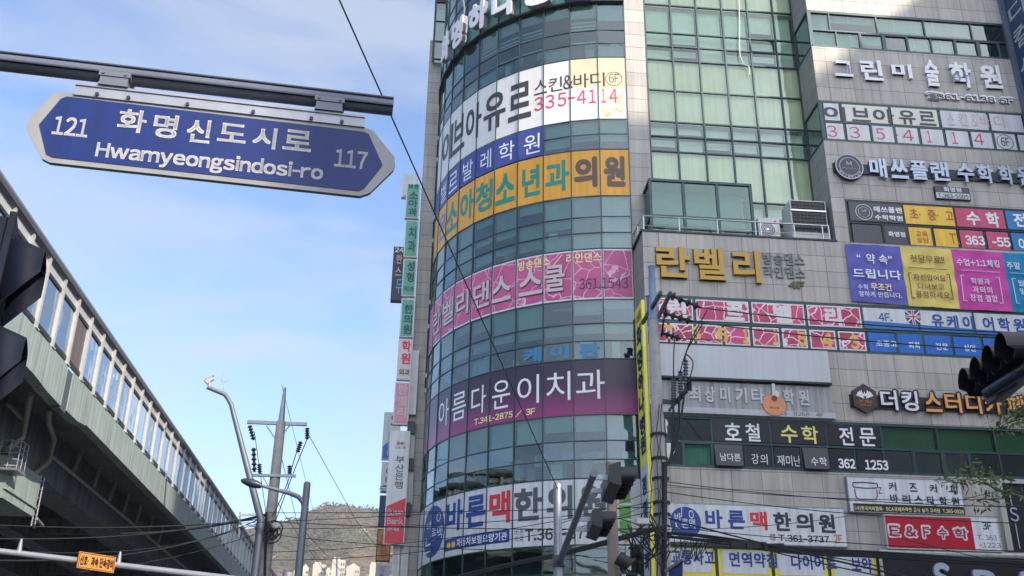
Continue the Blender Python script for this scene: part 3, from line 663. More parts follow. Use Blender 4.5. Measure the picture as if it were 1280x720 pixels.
# maths academy channel letters with round emblem
t = fthing('channel_letter_sign', 'silver academy letters on a dark bar with round dark emblem, below the pink digits', 'sign', (1040, 192), (1290, 235))
mb = MB(); u0, z1 = fz(1040, 203); u1, z0 = fz(1290, 226)
mb.box((u0, -FO, z1 - .45), (U1 - .05, -FO - .07, z1 - .05)); part('backing_bar', mb, mat('sign_bar_dark', S(40, 44, 54), .5), t)
bx = slope_boxes(1084, 199, 222.5, [(1084, 1108.5), (1110, 1135), (1135, 1160), (1160, 1187), (1193, 1218), (1218, 1242), (1245, 1267), (1268, 1292)])
letters(t, '매쓰플랜수학학원', bx, FO + .07, .1, [SILVER], .04)
u, z = fz(1061.5, 208.5, FO + .15)
mb = MB().disc((u, -FO, z), (1, 0, 0), (0, 0, 1), .52, (0, -.17, 0), 36); part('emblem_disc', mb, mat('emblem_dark', S(58, 56, 62), .4), t)
mb = MB().ring((u, -FO - .17, z), (1, 0, 0), (0, 0, 1), .485, .51, (0, -.006, 0), 36).ring((u, -FO - .17, z), (1, 0, 0), (0, 0, 1), .355, .37, (0, -.006, 0), 36)
def circ_text(mb, s, u, z, rad, a0, da, h, off, flip=False, bold=.03):
    for i, ch in enumerate(s):
        if ch == ' ': continue
        a = a0 + da * i; cx, cz = u + rad * math.cos(a), z + rad * math.sin(a); rr = a - math.pi / 2 + (math.pi if flip else 0)
        def fn(x, y, d, cx=cx, cz=cz, rr=rr):
            X, Y = (x - .5) * h * .75, (y - .5) * h
            return (cx + X * math.cos(rr) - Y * math.sin(rr), -(off + d), cz + X * math.sin(rr) + Y * math.cos(rr))
        mb.text(ch, fn, bold)
circ_text(mb, 'MATHPLAN', u, z, .43, R(212), R(16.5), .085, FO + .176, True)
mb.text('M', lambda x, y, d: (u - .1 + .2 * x, -(FO + .176), z + .05 + .16 * y), .03); mb.text('Mathplan', lambda x, y, d: (u - .25 + .5 * x, -(FO + .176), z - .14 + .13 * y), .01)
part('emblem_mark', mb, SILVER, t)
# little branch plate
t = fthing('sign_plate', 'small half grey half white telephone plate under the silver academy letters', 'sign', (1167, 233), (1214, 250))
mb = MB(); u0, u1, z0, z1 = board(mb, (1167.5, 232.5), (1214, 250.5), FO, FO + .09); part('board', mb, mat('plate_edge', S(40, 42, 46), .5), t)
mb = MB(); mb.box((u0 + .03, -FO - .089, z0 + .03), (u1 - .03, -FO - .094, (z0 + z1) / 2)); part('white_half', mb, WHITEB, t)
mb = MB(); mb.box((u0 + .03, -FO - .089, (z0 + z1) / 2), (u1 - .03, -FO - .094, z1 - .03)); part('grey_half', mb, col_mat('plate_grey', (72, 76, 90)), t)
mb = MB(); ftext(mb, '화명점', (1179, 233.5), (1202, 240.5), FO + .1, .03); part('lettering', mb, WHL, t)
mb = MB(); ftext(mb, 'T.363-5505', (1172, 241.5), (1211, 248.8), FO + .1, .02); part('number', mb, BLACKL, t)

# fifth floor coloured films
t = fthing('window_film_sign', 'dark, yellow and crimson window films with maths lettering above the four coloured cloth banner', 'sign', (1057, 250), (1280, 312))
mB, mY, mC, mU = MB(), MB(), MB(), MB()
FB = col_mat('film_cyan_blue', (25, 125, 185), .4, vary=.05, streak=.14, vscale=1.6, bump=.12, bscale=9)
top = [7.37] + c5t + [14.72]; bot = [7.37] + c5b + [14.72]
u_ = top
for (a, b, mm) in ((7.45, 9.46, mB), (9.46, 11.35, mY), (11.35, 13.22, mC), (13.22, 14.72, mU)): mm.box((a + .04, -FO + .012, 18.41), (b - .04, -FO + .034, 19.17))
for a, b, mm in ((7.45, 8.62, mB), (8.62, 9.5, mB), (9.5, 10.42, mY), (10.42, 11.35, mY), (11.35, 12.33, mC), (12.33, 13.25, mC), (13.25, 14.72, mU)): mm.box((a + .06, -FO + .012, 17.58), (b - .06, -FO + .034, 18.27))
for mm, M, n_ in ((mB, FILMD, 'dark_film'), (mY, YELF, 'yellow_film'), (mC, CRIM, 'crimson_film'), (mU, FB, 'blue_film')): part(n_, mm, M, t)
o = FO - .006; mb = MB(); u, z = fz(1080, 265, o)
mb.ring((u, -o, z), (1, 0, 0), (0, 0, 1), .29, .31, (0, -.003, 0)).ring((u, -o, z), (1, 0, 0), (0, 0, 1), .20, .21, (0, -.003, 0))
mb.text('M', lambda x, y, d: (u - .08 + .16 * x, -o, z + .0 + .1 * y), .02)
ftext(mb, '매쓰플랜', (1091.5, 257.5), (1128, 267), o, .04); ftext(mb, '수학학원', (1093, 268), (1129, 276.5), o, .04)
ftext(mb, '화명점', (1110, 289), (1132, 296.5), o, .04); part('lettering', mb, WHL, t)
mb = MB(); ftext(mb, '초·중·고', (1136.5, 260.5), (1193, 277), o, .03); ftext(mb, '교육\n상담', (1144, 288.5), (1162, 304), o, .02); ftext(mb, 'T.', (1186, 291.5), (1200, 305.5), o, .02); part('red_lettering', mb, ORL, t)
mb = MB(); ftext(mb, '수', (1206.5, 264), (1226.5, 282), o, .04); ftext(mb, '학', (1231, 265), (1251, 284.5), o, .04); ftext(mb, '363', (1205.5, 294), (1232, 307), o, .04); ftext(mb, '-55', (1239, 296), (1264, 309), o, .04)
ftext(mb, '전', (1265, 266), (1285, 284), o, .04); ftext(mb, '05', (1272, 298), (1290, 311), o, .04); part('white_lettering', mb, WHL, t)

# cloth banner in four colours
t = fthing('cloth_banner', 'wide cloth banner in violet, yellow, magenta and cyan panels hung between two window bands', 'banner', (1057, 306), (1280, 390))
edges = [((1056, 305), (1064.5, 376.5)), ((1124.5, 308.5), (1135.5, 382.5)), ((1188, 312), (1200, 386.5)), ((1252, 316), (1266, 390)), ((1300, 318), (1314, 392))]
CL = [(98, 98, 176), (222, 202, 110), (200, 75, 160), (20, 130, 175)]
def cloth(i, x, y):
    (a, b) = edges[i]; (c, d) = edges[i + 1]
    px = (a[0] + (c[0] - a[0]) * x) * y + (b[0] + (d[0] - b[0]) * x) * (1 - y); py = (a[1] + (c[1] - a[1]) * x) * y + (b[1] + (d[1] - b[1]) * x) * (1 - y)
    u, z = fz(px, py, FO + .03)
    w_ = .018 * math.sin(u * 3.1 + z * 5.5) + .014 * math.sin(u * 7 - z * 9) + .02 * math.sin((i + x) * 40 + y * 2) * (1 - y) * .4
    return (min(u, U1 - .03), -(FO + .055 + w_), z)
for i in range(4):
    mb = MB(); n = 26; vs = [cloth(i, a / n, b / n) for b in range(n + 1) for a in range(n + 1)]
    mb.add(vs, [(r * (n + 1) + c, r * (n + 1) + c + 1, (r + 1) * (n + 1) + c + 1, (r + 1) * (n + 1) + c) for r in range(n) for c in range(n)], 0, True)
    part('cloth_panel', mb, col_mat('cloth_%s' % ('violet', 'yellow', 'magenta', 'cyan')[i], CL[i], .85, vary=.05, bump=.15, bscale=60), t)
def btext(mb, body, tl, br, bold=.02): return ftext(mb, body, tl, br, FO + .108, bold)
mb = MB(); btext(mb, '“약 속”', (1070, 316), (1116, 331)); btext(mb, '드립니다', (1065.5, 335), (1127, 350), .03); btext(mb, '수학', (1072, 355), (1086, 362), .01); btext(mb, '잘하게 만듭니다.', (1073, 363.5), (1128, 373), .01); part('white_lettering', mb, WHL, t)
mb = MB(); btext(mb, '무조건', (1088, 353.5), (1115, 364), .03); part('cream_lettering', mb, CREAM, t)
mb = MB(); btext(mb, '첫달무료!!', (1137, 318), (1181, 330), .01)
btext(mb, '자신있어요', (1141, 342), (1183, 352), .01); btext(mb, '다녀보고', (1147, 353.5), (1181, 363), .01); btext(mb, '결정하세요', (1144, 363), (1188, 373.5), .01)
def bracket(mb, x, y0, y1, dx, sk):
    o = FO + .108; P = lambda a, b: (fz(a, b, o)[0], -o, fz(a, b, o)[1])
    for a, b in (((x, y0), (x + sk, y1)), ((x, y0), (x + dx, y0 + dx * .05)), ((x + sk, y1), (x + sk + dx, y1 + dx * .05))): mb.bar(P(*a), P(*b), .02, .02)
def line(mb, a, b, w_=.025, o=FO + .108): mb.bar((fz(*a, o)[0], -o, fz(*a, o)[1]), (fz(*b, o)[0], -o, fz(*b, o)[1]), w_, w_ * .5)
bracket(mb, 1135.5, 341, 372, 4, 5); bracket(mb, 1186.5, 343, 374, -4, 5); line(mb, (1136, 334), (1184, 337)); part('maroon_lettering', mb, col_mat('lettering_maroon', (120, 40, 50)), t)
mb = MB(); btext(mb, '수업+1:1체킹', (1195, 322.5), (1250, 334.5), .02); btext(mb, '학원과', (1213, 347), (1238, 356), .01); btext(mb, '과외의', (1215, 357.5), (1241, 367), .01); btext(mb, '장점 결합', (1212, 367.5), (1248, 378), .01)
bracket(mb, 1201, 344, 376, 4, 4); bracket(mb, 1249, 347, 379, -4, 5); line(mb, (1201, 337.5), (1250, 340.5))
btext(mb, '주말', (1257.5, 327), (1276, 337), .02); bracket(mb, 1265, 348, 379, 4, 6); btext(mb, '월', (1271.5, 350), (1281, 358), .01); btext(mb, '일', (1274, 360), (1283, 368), .01); line(mb, (1262, 341), (1290, 343)); part('pale_lettering', mb, mat('lettering_pale', (.72, .72, .80), .6), t)

# terrace level dance school letters
t = fthing('channel_letter_sign', 'large golden letters with small grey ones, standing on the stone band under the terrace railing', 'sign', (818, 305), (1008, 362))
bx = [((819, 308), (863, 349)), ((866, 310), (907, 352)), ((914, 313), (951, 355))]
letters(t, '란벨리', bx, FO + .03, .10, [GOLD], .035)
mb = MB()
for tl, br in bx: pass
for i, (ch, (tl, br)) in enumerate(zip('란벨리', bx)): ftext(mb, ch, (tl[0] - .8, tl[1] - .8), (br[0] + .8, br[1] + .8), FO + .005, .044, .03)
part('letter_back', mb, SIDEG, t)
GRL = col_mat('letter_grey', (118, 122, 122), .5)
mb = MB(); ftext(mb, '방송댄스', (953, 315.5), (1006, 333), FO + .01, .02, .03); ftext(mb, '라인댄스', (954, 332), (1007, 349.5), FO + .01, .02, .03); part('small_letters', mb, GRL, t)
mb = MB(); ftext(mb, '4F', (985, 351.5), (1006, 361.5), FO + .01, .05, .03); part('floor_mark', mb, col_mat('letter_olive', (100, 92, 60), .5), t)

# fourth floor pink films
t = fthing('window_film_sign', 'peeling pink patterned window films with pale letters and yellow digits, lower block fourth floor', 'sign', (810, 370), (1085, 440))
PK = crackle_mat('film_pink_peeling', S(206, 70, 120), S(166, 52, 78), S(235, 215, 225), 2.2, .035, (1.9, .66))
WB = mat('film_border', (.72, .70, .72), .4)
o = FO - .006
top = [.14] + c4t[:4]; bot = [.14] + c4b[:8]
for us, z0, z1 in ((top, 14.34, 15.1), (bot, 13.53, 14.2)):
    for a, b in zip(us, us[1:]):
        mb = MB().box((a + .05, -FO + .014, z0), (b - .05, -FO + .03, z1)); p_ = part('film_panel', mb, WB, t)
        part('printed_film', MB().box((a + .1, -FO + .006, z0 + .05), (b - .1, -FO + .016, z1 - .05)), PK, p_)
PALE = mat('lettering_peeling', (.74, .70, .70), .6, 0, .1, 5)
mb = MB()
for ch, a, b in (('란', 834, 862), ('르', 906, 931), ('벨', 966, 991), ('리', 1030, 1053)):
    y = 373.5 + (a - 834) * .054; ftext(mb, ch, (a, y), (b, y + 24), o, .05)
part('lettering', mb, PALE, t)
mb = MB()
for ch, a, b in (('T', 830, 842), ('3', 865, 876), ('6', 895, 910), ('1', 928, 936), ('1', 965, 973), ('5', 996, 1009), ('4', 1026, 1042), ('3', 1062, 1075)):
    y = 405 + (a - 830) * .054; ftext(mb, ch, (a, y + 1), (b, y + 19), o, .05)
part('number', mb, mat('number_yellow_peeling', S(232, 180, 90), .6, 0, .15, 4), t)
# fourth floor language school films
t = fthing('window_film_sign', 'white over blue window films with blue lettering and flag crest, right of pink films', 'sign', (1087, 388), (1280, 450))
mW, mb1, mb2 = MB(), MB(), MB()
top = [7.45] + c4t[4:] + [14.74]; bot = [7.5] + c4b[8:] + [14.74]
for i, (a, b) in enumerate(zip(top, top[1:])):
    mW.box((a + .04, -FO + .014, 14.34), (b - .04, -FO + .03, 15.1))
    za, zb = 14.62 - i * .06, 14.56 - i * .06
    mb1.prism([(a + .04, -FO + .004, 14.34), (b - .04, -FO + .004, 14.34), (b - .04, -FO + .004, max(14.36, zb)), (a + .04, -FO + .004, max(14.38, za))], (0, .012, 0))
for a, b in zip(bot, bot[1:]): mb2.box((a + .05, -FO + .008, 13.53), (b - .05, -FO + .03, 14.2))
part('white_film', mW, WHITE, t); part('blue_wave', mb1, col_mat('film_blue_wave', (30, 105, 175), .4), t); part('blue_film', mb2, col_mat('film_blue', (20, 105, 195), .4, vary=.05, streak=.14, vscale=1.6, bump=.12, bscale=9), t)
mb = MB(); ftext(mb, '4F.', (1097.5, 391), (1116, 402), o, .02)
for ch, a, b in zip('유케이어학원', (1163, 1182, 1202, 1227, 1246, 1265), (1181, 1199.5, 1218, 1244, 1264.5, 1284)):
    y = 392.5 + (a - 1163) * .05; ftext(mb, ch, (a, y), (b, y + 18), o, .04)
part('lettering', mb, col_mat('lettering_royal', (35, 75, 150)), t)
mb = MB(); u, z = fz(1141.5, 397, o)
mb.prism([(u - .26, -o, z + .25), (u - .26, -o, z - .05), (u - .14, -o, z - .22), (u, -o, z - .28), (u + .14, -o, z - .22), (u + .26, -o, z - .05), (u + .26, -o, z + .25)], (0, -.004, 0)); part('crest', mb, col_mat('crest_navy', (60, 70, 110)), t)
mb = MB(); yy = -o - .006
for a, b, w_ in (((u - .25, z + .03), (u + .25, z + .03), .09), ((u, z + .24), (u, z - .26), .09), ((u - .24, z + .23), (u + .2, z - .15), .04), ((u + .24, z + .23), (u - .2, z - .15), .04)): mb.bar((a[0], yy, a[1]), (b[0], yy, b[1]), .003, w_, up=(0, 0, 1) if abs(b[0] - a[0]) > .01 else (1, 0, 0))
part('crest_cross', mb, WHL, t)
mb = MB(); mb.bar((u - .25, yy - .004, z + .03), (u + .25, yy - .004, z + .03), .003, .045); mb.bar((u, yy - .004, z + .24), (u, yy - .004, z - .26), .003, .045, up=(1, 0, 0)); part('crest_red', mb, RED, t)
mb = MB()
for s_, a, b in (('초중고', 1094.5, 1122), ('회화', 1135, 1151), ('전문', 1169, 1186), ('성인', 1204, 1220), ('영', 1237, 1246)):
    y = 425 + (a - 1094) * .05; ftext(mb, s_, (a, y), (b, y + 9), o, .02)
part('white_lettering', mb, WHL, t)

# blank light box and guitar school sign
t = fthing('light_box', 'blank pale grey light box sign directly below the pink films', 'sign', (826, 429), (1038, 478))
mb = MB(); u0, _, _, z1 = frect((822, 428.8), (1035, 479), FO + .22); u1, z0 = fz(1039, 479, FO + .22); mb.box((.42, -FO, z0 + .02), (u1, -FO - .22, z1)); part('face', mb, mat('blank_acrylic', (.52, .55, .58), .35, 0, .04, 1, .06), t)
mb = MB(); mb.box((.40, -FO, z0 - .05), (u1 + .02, -FO - .235, z0 + .018)); mb.box((.40, -FO, z1 + .002), (u1 + .02, -FO - .235, z1 + .05)); part('edge_trim', mb, FRAME_D, t)
t = fthing('light_box', 'stained grey sign with faded letters and a small orange guitar', 'sign', (826, 480), (1043, 523))
mb = MB(); u0, z1 = fz(824, 473, FO + .12); u1, z0 = fz(1041, 516.5, FO + .12)
mb.box((.42, -FO, z0), (u1, -FO - .12, z1 - .05)); part('face', mb, mat('stained_grey', (.36, .37, .38), .6, 0, .1, 1.2, .38), t)
mb = MB(); mb.box((.42, -FO, z0 - .19), (u1 + .08, -FO - .16, z0)); part('lower_strip', mb, mat('strip_pale', (.46, .48, .51), .5, 0, .08, 2, .1), t)
mb = MB()
for ch, a, b in (('최', 861, 876), ('상', 880, 894), ('미', 899, 913), ('기', 918, 934), ('타', 938, 956), ('학', 978, 993), ('원', 997, 1012)):
    y = 482.5 + (a - 861) * .035; ftext(mb, ch, (a, y), (b, y + 20), FO + .12, .04, .03)
part('faded_letters', mb, mat('letter_faded', (.50, .52, .54), .5, 0, .1, 4), t)
mb = MB(); ftext(mb, '363·9268   4F', (968, 513.5), (1030, 521), FO + .166, .0); part('number', mb, DKGREY, t)
u, z = fz(967, 503, FO + .14); g = MB(); y = -FO - .12
def lobe(cx, cz, r, n=20): return [(cx + r * math.cos(2 * math.pi * i / n), y, cz + r * math.sin(2 * math.pi * i / n)) for i in range(n)]
out = []
for i in range(40):
    a = 2 * math.pi * i / 40; r = .34 + .05 * math.cos(2 * a) - .07 * math.sin(a) ; out.append((u + r * .95 * math.cos(a), y, z - .03 + r * 1.15 * math.sin(a)))
g.prism(out, (0, -.07, 0)); part('guitar_body', g, col_mat('guitar_orange', (214, 140, 96), .5, vary=.08), t)
g = MB(); g.prism(lobe(u + .02, z + .12, .1), (0, -.075, 0)); part('sound_hole', g, col_mat('guitar_dark', (90, 66, 52)), t)
g = MB(); g.box((u - .02, y, z + .3), (u + .07, y - .08, z + .62)); g.prism(lobe(u + .08, z + .27, .12), (0, -.072, 0)); part('guitar_neck', g, mat('guitar_white', (.62, .60, .58), .5), t)
g = MB(); g.box((u - .16, y - .07, z - .2), (u - .09, y - .078, z - .17)); g.box((u + .06, y - .07, z - .21), (u + .15, y - .078, z - .18)); g.tube([(u - .09, y - .074, z - .185), (u, y - .074, z - .2), (u + .06, y - .074, z - .19)], .008, 5); part('bridge_mark', g, col_mat('guitar_dark', (90, 66, 52)), t)

# third floor black films
t = fthing('window_film_sign', 'black window films with brush written white and one yellow word pair, lower block third floor', 'sign', (893, 523), (1112, 594))
FBK = col_mat('film_black', (27, 29, 40), .35, vary=.1)
for a, b in ((2.02, 3.92), (3.92, 5.75), (5.75, 7.55)): part('film_panel', MB().box((a + .03, -FO + .012, 10.28), (b - .03, -FO + .03, 11.0)), FBK, t)
for a, b in ((2.02, 2.95), (2.95, 3.92), (3.92, 4.85), (4.85, 5.72), (5.72, 6.6), (6.6, 7.55)):
    p = (a, b) in ((2.02, 2.95), (4.85, 5.72)); mb = MB()
    if p: mb.hexa([(a + .03, -FO - .15, 9.46), (b - .03, -FO - .15, 9.46), (b - .03, -FO - .11, 9.44), (a + .03, -FO - .11, 9.44), (a + .03, -FO - .02, 10.16), (b - .03, -FO - .02, 10.16), (b - .03, -FO + .03, 10.15), (a + .03, -FO + .03, 10.15)])
    else: mb.box((a + .05, -FO + .012, 9.49), (b - .05, -FO + .03, 10.15))
    part('tilted_sash' if p else 'film_panel', mb, FBK, t)
o = FO - .004; mb = MB()
def ctext(chars, xs, y0, y1, k, o, bold, mb):
    for ch, (a, b) in zip(chars, xs): ftext(mb, ch, (a, y0 + (a - xs[0][0]) * k), (b, y1 + (a - xs[0][0]) * k), o, bold)
ctext('호철', [(905, 927), (931, 951)], 528, 551, .04, o, .02, mb); ctext('전문', [(1048, 1068), (1073, 1096)], 533.5, 557, .04, o, .02, mb)
ctext('강의', [(939, 949), (950, 960)], 567, 580, .05, o, -.005, mb); ctext('재미난', [(971, 981), (982, 991), (992, 1001)], 568.5, 582, .05, o, -.005, mb)
ftext(mb, '362', (1047, 573), (1070, 586), o, .04); ftext(mb, '1253', (1080.5, 574.5), (1111, 588), o, .04)
def tilt(body, tl, br):
    u0, u1, z0, z1 = frect(tl, br, FO + .1); mb.text(body, lambda x, y, d: (u0 + (u1 - u0) * x, -(FO + .155 - (z0 + (z1 - z0) * y - 9.46) / .7 * .13 + .004), z0 + (z1 - z0) * y), -.005)
tilt('남다른', (900, 566), (926, 577)); tilt('수학', (1013, 571), (1034, 583))
part('lettering', mb, WHL, t)
mb = MB(); ctext('수학', [(975, 998), (1001, 1024)], 531, 554, .04, o, .02, mb); part('yellow_lettering', mb, col_mat('lettering_lemon', (232, 222, 130)), t)

# coffee school board
t = fthing('sign_board', 'white coffee school board with a cup outline and black strip, above the red sign', 'sign', (1058, 597), (1210, 643))
mb = MB(); u0, u1, z0, z1 = board(mb, (1058.5, 596), (1207, 643.5), FO, FO + .16, 0, .03, 1); part('face', mb, [WHITEB, STEEL], t)
mb = MB(); mb.box((u0 + .1, -FO - .16, z0 + .0), (u1 - .02, -FO - .175, z0 + .24)); part('black_strip', mb, col_mat('strip_black', (30, 32, 34)), t)
o = FO + .166; mb = MB()
for ch, a, b in (('커', 1110, 1121), ('즈', 1136, 1147), ('커', 1161, 1172), ('피', 1186.5, 1197.5)): ftext(mb, ch, (a, 602.5 + (a - 1110) * .05), (b, 613.5 + (a - 1110) * .05), o, .03)
for i, ch in enumerate('바리스타학원'):
    a = 1112 + i * 15.3; ftext(mb, ch, (a, 617.5 + i * .8), (a + 11.5, 628.5 + i * .8), o, .04)
ftext(mb, 'z', (1097, 609), (1103, 617), o, .0)
u, z = fz(1081.5, 606.5, o)
mb.tube([(u + .38 * math.cos(a) if abs(math.cos(a)) < .5 else u + .32 * (1 if math.cos(a) > 0 else -1) + .08 * math.cos(a), -o, z + .09 * math.sin(a)) for a in [2 * math.pi * i / 28 for i in range(29)]], .016, 6); part('lettering', mb, col_mat('lettering_ink', (36, 42, 54)), t)
mb = MB(); mb.tube([(u - .36, -o, z - .13), (u - .34, -o, z - .36), (u - .26, -o, z - .44), (u + .26, -o, z - .44), (u + .34, -o, z - .36), (u + .36, -o, z - .13)], .018, 6); part('cup_outline', mb, col_mat('cup_red', (170, 50, 60)), t)
mb = MB(); ftext(mb, '(사)한국커피협회·SCA국제자격증 공식 실기 고사장  T.365-0928', (1068, 632), (1205, 642.3), FO + .178, .02); part('strip_lettering', mb, CREAM, t)

# study cafe letters
t = fthing('channel_letter_sign', 'white and orange study cafe letters with a brown hexagon emblem, beside the black traffic signal', 'sign', (1063, 486), (1290, 522))
DKB = col_mat('letter_dark_back', (44, 36, 36), .5)
mb = MB(); u0, z1 = fz(1061, 493.5); u1, _ = fz(1290, 500); mb.box((u0, -FO, z1 - .45), (U1 - .05, -FO - .06, z1)); part('backing_bar', mb, DKB, t)
bx = slope_boxes(1099, 487.5, 512, [(1099, 1123), (1125, 1149), (1154, 1178), (1179, 1203), (1205, 1228), (1229, 1254), (1256, 1282)], .045)
for ch, (tl, br) in zip('더킹스터디카페', bx):
    mb = MB(); ftext(mb, ch, (tl[0] - .8, tl[1] - .8), (br[0] + .8, br[1] + .8), FO + .06, .085, .09); p = part('letter', mb, DKB, t)
    mb = MB(); ftext(mb, ch, tl, br, FO + .15, .025, .03); part('letter_face', mb, mat('letter_face_white', (.72, .74, .78), .4) if ch in '더킹' else col_mat('letter_face_orange', (226, 160, 92), .4), p)
u, z = fz(1081, 498, FO + .16); hexp = [(u + .45 * math.cos(R(90 + 60 * i)), -FO - .06, z + .5 * math.sin(R(90 + 60 * i))) for i in range(6)]
mb = MB().prism(hexp, (0, -.12, 0)); part('emblem_plate', mb, col_mat('emblem_brown', (62, 48, 46)), t)
mb = MB(); y = -FO - .186
for s_ in (-1, 1):
    for i in range(4):
        a = R(20 + i * 20); mb.prism([(u + s_ * .03, y, z - .02), (u + s_ * (.1 + .2 * math.cos(a)), y, z + .02 + .2 * math.sin(a)), (u + s_ * (.06 + .2 * math.cos(a)), y, z + .06 + .22 * math.sin(a))], (0, -.004, 0))
mb.prism([(u - .07, y, z + .07), (u + .07, y, z + .07), (u + .08, y, z + .2), (u + .03, y, z + .13), (u, y, z + .23), (u - .03, y, z + .13), (u - .08, y, z + .2)], (0, -.004, 0)); part('emblem_crown', mb, WHL, t)
mb = MB().text('THE KING', lambda x, yy, d: (u - .22 + .44 * x, y, z - .16 + .1 * yy), .03); mb.text('STUDY CAFE', lambda x, yy, d: (u - .2 + .4 * x, y, z - .26 + .06 * yy), .03); part('emblem_lettering', mb, col_mat('letter_face_orange', (226, 160, 92), .4), t)

# red maths sign box
t = fthing('light_box', 'deep red light box with outlined letters and a white telephone panel, above the black storefront', 'sign', (1101, 643), (1256, 690))
mb = MB(); u0, z1 = fz(1104, 642.5, FO + .4); u1, z0 = fz(1253.5, 690, FO + .4)
mb.box((u0, -FO - .02, z0), (u1, -FO - .4, z1)); part('casing', mb, mat('casing_grey', (.5, .5, .48), .5, 0, .1, 3, .15), t)
um, _ = fz(1215, 660, FO + .4)
mb = MB().box((u0 + .04, -FO - .4, z0 + .04), (um, -FO - .41, z1 - .04)); part('red_face', mb, mat('acrylic_red', S(176, 26, 48), .35, 0, .08, 1.5), t)
mb = MB().box((um, -FO - .4, z0 + .04), (u1 - .05, -FO - .411, z1 - .04)); part('white_face', mb, WHITEB, t)
o = FO + .412; xs = [(1109, 1127), (1129, 1148), (1151, 1165), (1170, 1187), (1190, 1212)]
mb = MB(); mi_ = MB()
for ch, (a, b) in zip('E&F수학', xs):
    y = 654.5 + (a - 1109) * .045; ftext(mb, ch, (a, y), (b, y + 17.5), o, .1); ftext(mi_, ch, (a + 2, y + 2.2), (b - 2, y + 15.5), o + .008, .03)
part('letter_outline', mb, mat('outline_pink', (.72, .60, .64), .5), t); part('lettering', mi_, mat('lettering_wine', S(140, 24, 50), .5), t)
mb = MB(); ftext(mb, '3F', (1227, 652), (1240, 662.5), o, .03); ftext(mb, 'T. 363', (1221.5, 668.5), (1246.5, 675.5), o, .0); ftext(mb, '-1223', (1224, 678), (1251.5, 685), o, .0); part('number', mb, BLACKL, t)

# second floor clinic board and films
t = fthing('sign_board', 'white clinic board with round blue emblem, behind the right concrete pole', 'sign', (838, 630), (1060, 682))
mb = MB(); u0, u1, z0, z1 = board(mb, (830, 628.5), (1059.5, 683), FO, FO + .2, 0, .03, 1); part('face', mb, [WHITEB, STEEL], t)
o = FO + .206; u, z = fz(857, 653, o); mb = MB().disc((u, -o + .004, z), (1, 0, 0), (0, 0, 1), .475, (0, -.006, 0), 40); part('emblem_disc', mb, NAVY, t)
mb = MB(); o2 = o + .005; ftext(mb, '바', (843, 641), (852, 650.5), o2, .0); ftext(mb, '른맥', (852, 648), (869, 661), o2, .0); ftext(mb, 'ㅅ', (840, 653), (850, 661), o2, .0); line(mb, (852, 634), (852, 646), .02, o2)
pu, pz = fz(864, 643, o2); mb.ring((pu, -o2, pz), (.06, 0, .06), (-.04, 0, .11), .75, 1.0, (0, -.003, 0), 16); part('emblem_mark', mb, WHL, t)
for cs, xs, M in (('바른', [(881, 904), (909, 932)], NAVY), ('맥', [(937, 960)], RED), ('한의원', [(966, 990), (994, 1018), (1022, 1045)], col_mat('lettering_slate', (38, 50, 66)))):
    mb = MB(); ctext(cs, xs, 636.5 + (xs[0][0] - 881) * .042, 660.5 + (xs[0][0] - 881) * .042, .042, o, .045, mb); part('lettering', mb, M, t)
mb = MB(); ftext(mb, 'T.361-3737', (973, 668), (1037, 678.5), o, .025); ftext(mb, '바른\n치료', (962, 667), (970, 676), o, .01); part('number', mb, BLACKL, t)
mb = MB(); ftext(mb, '2F', (1042, 668), (1053, 679), o, .02); part('floor_mark', mb, ORL, t)
t = fthing('window_film_sign', 'yellow bordered white window films with blue treatment words, bottom of the lower block', 'sign', (840, 684), (1098, 720))
YB = col_mat('film_lemon', (228, 214, 60), .4); us = [.35] + c2 + [6.9]
for (a, b), s_, (xa, xb) in zip(zip(us, us[1:]), ('교통사고', '면역약침', '다이어트', '보약'), ((838, 894), (911, 972), (988, 1047), (1063, 1091))):
    p = part('film_panel', MB().box((a + .05, -FO + .012, 6.02), (b - .05, -FO + .03, 6.94)), YB, t)
    part('white_field', MB().box((a + .16, -FO + .004, 6.22), (b - .16, -FO + .014, 6.90)), WHITE, p)
    y = 686.5 + (xa - 838) * .042; mb = MB(); ftext(mb, s_, (xa, y), (xb, y + 20.5), FO - .002, .045); part('lettering', mb, NAVY, t)

# black storefront frames at the lower right
BK = col_mat('storefront_black', (22, 23, 28), .4, vary=.15)
PIPE = mat('trim_pipe', (.46, .46, .44), .45, .2, .12, 3, .15)
def P3(px, py, off): u, z = fz(px, py, off); return (u, -off, z)
t = fthing('storefront_sign', 'black storefront panel with large silver serif letters and pale pipe frame, below the red sign', 'sign', (1100, 690), (1280, 720))
u0, z1 = fz(1102, 691, FO + .3); mb = MB().box((u0, -FO, 4.2), (U1 - .02, -FO - .25, z1)); part('panel', mb, BK, t)
mb = MB(); mb.tube([(u0 - .06, -FO - .3, 4.2), (u0 - .06, -FO - .3, z1 + .03), (U1, -FO - .3, z1 + .03)], .085, 10); part('pipe_frame', mb, PIPE, t)
letters(t, 'SPA', [((1163, 704), (1190, 742)), ((1214, 713), (1246, 746)), ((1263, 715), (1298, 750))], FO + .25, .1, SILVER, .05)
t = fthing('storefront_sign', 'upright black panel with thin line and one serif letter, right of coffee school board', 'sign', (1245, 603), (1290, 688))
u0, z1 = fz(1247, 604, FO + .1); z0 = fz(1258, 688, FO + .1)[1]; mb = MB().box((u0 + .1, -FO, z0), (U1 - .03, -FO - .08, z1)); part('panel', mb, BK, t)
mb = MB(); mb.box((u0 - .08, -FO, z0), (u0 + .1, -FO - .16, z1 + .1)); mb.box((u0 + .1, -FO, z1), (U1 - .02, -FO - .16, z1 + .1)); part('trim', mb, PIPE, t)
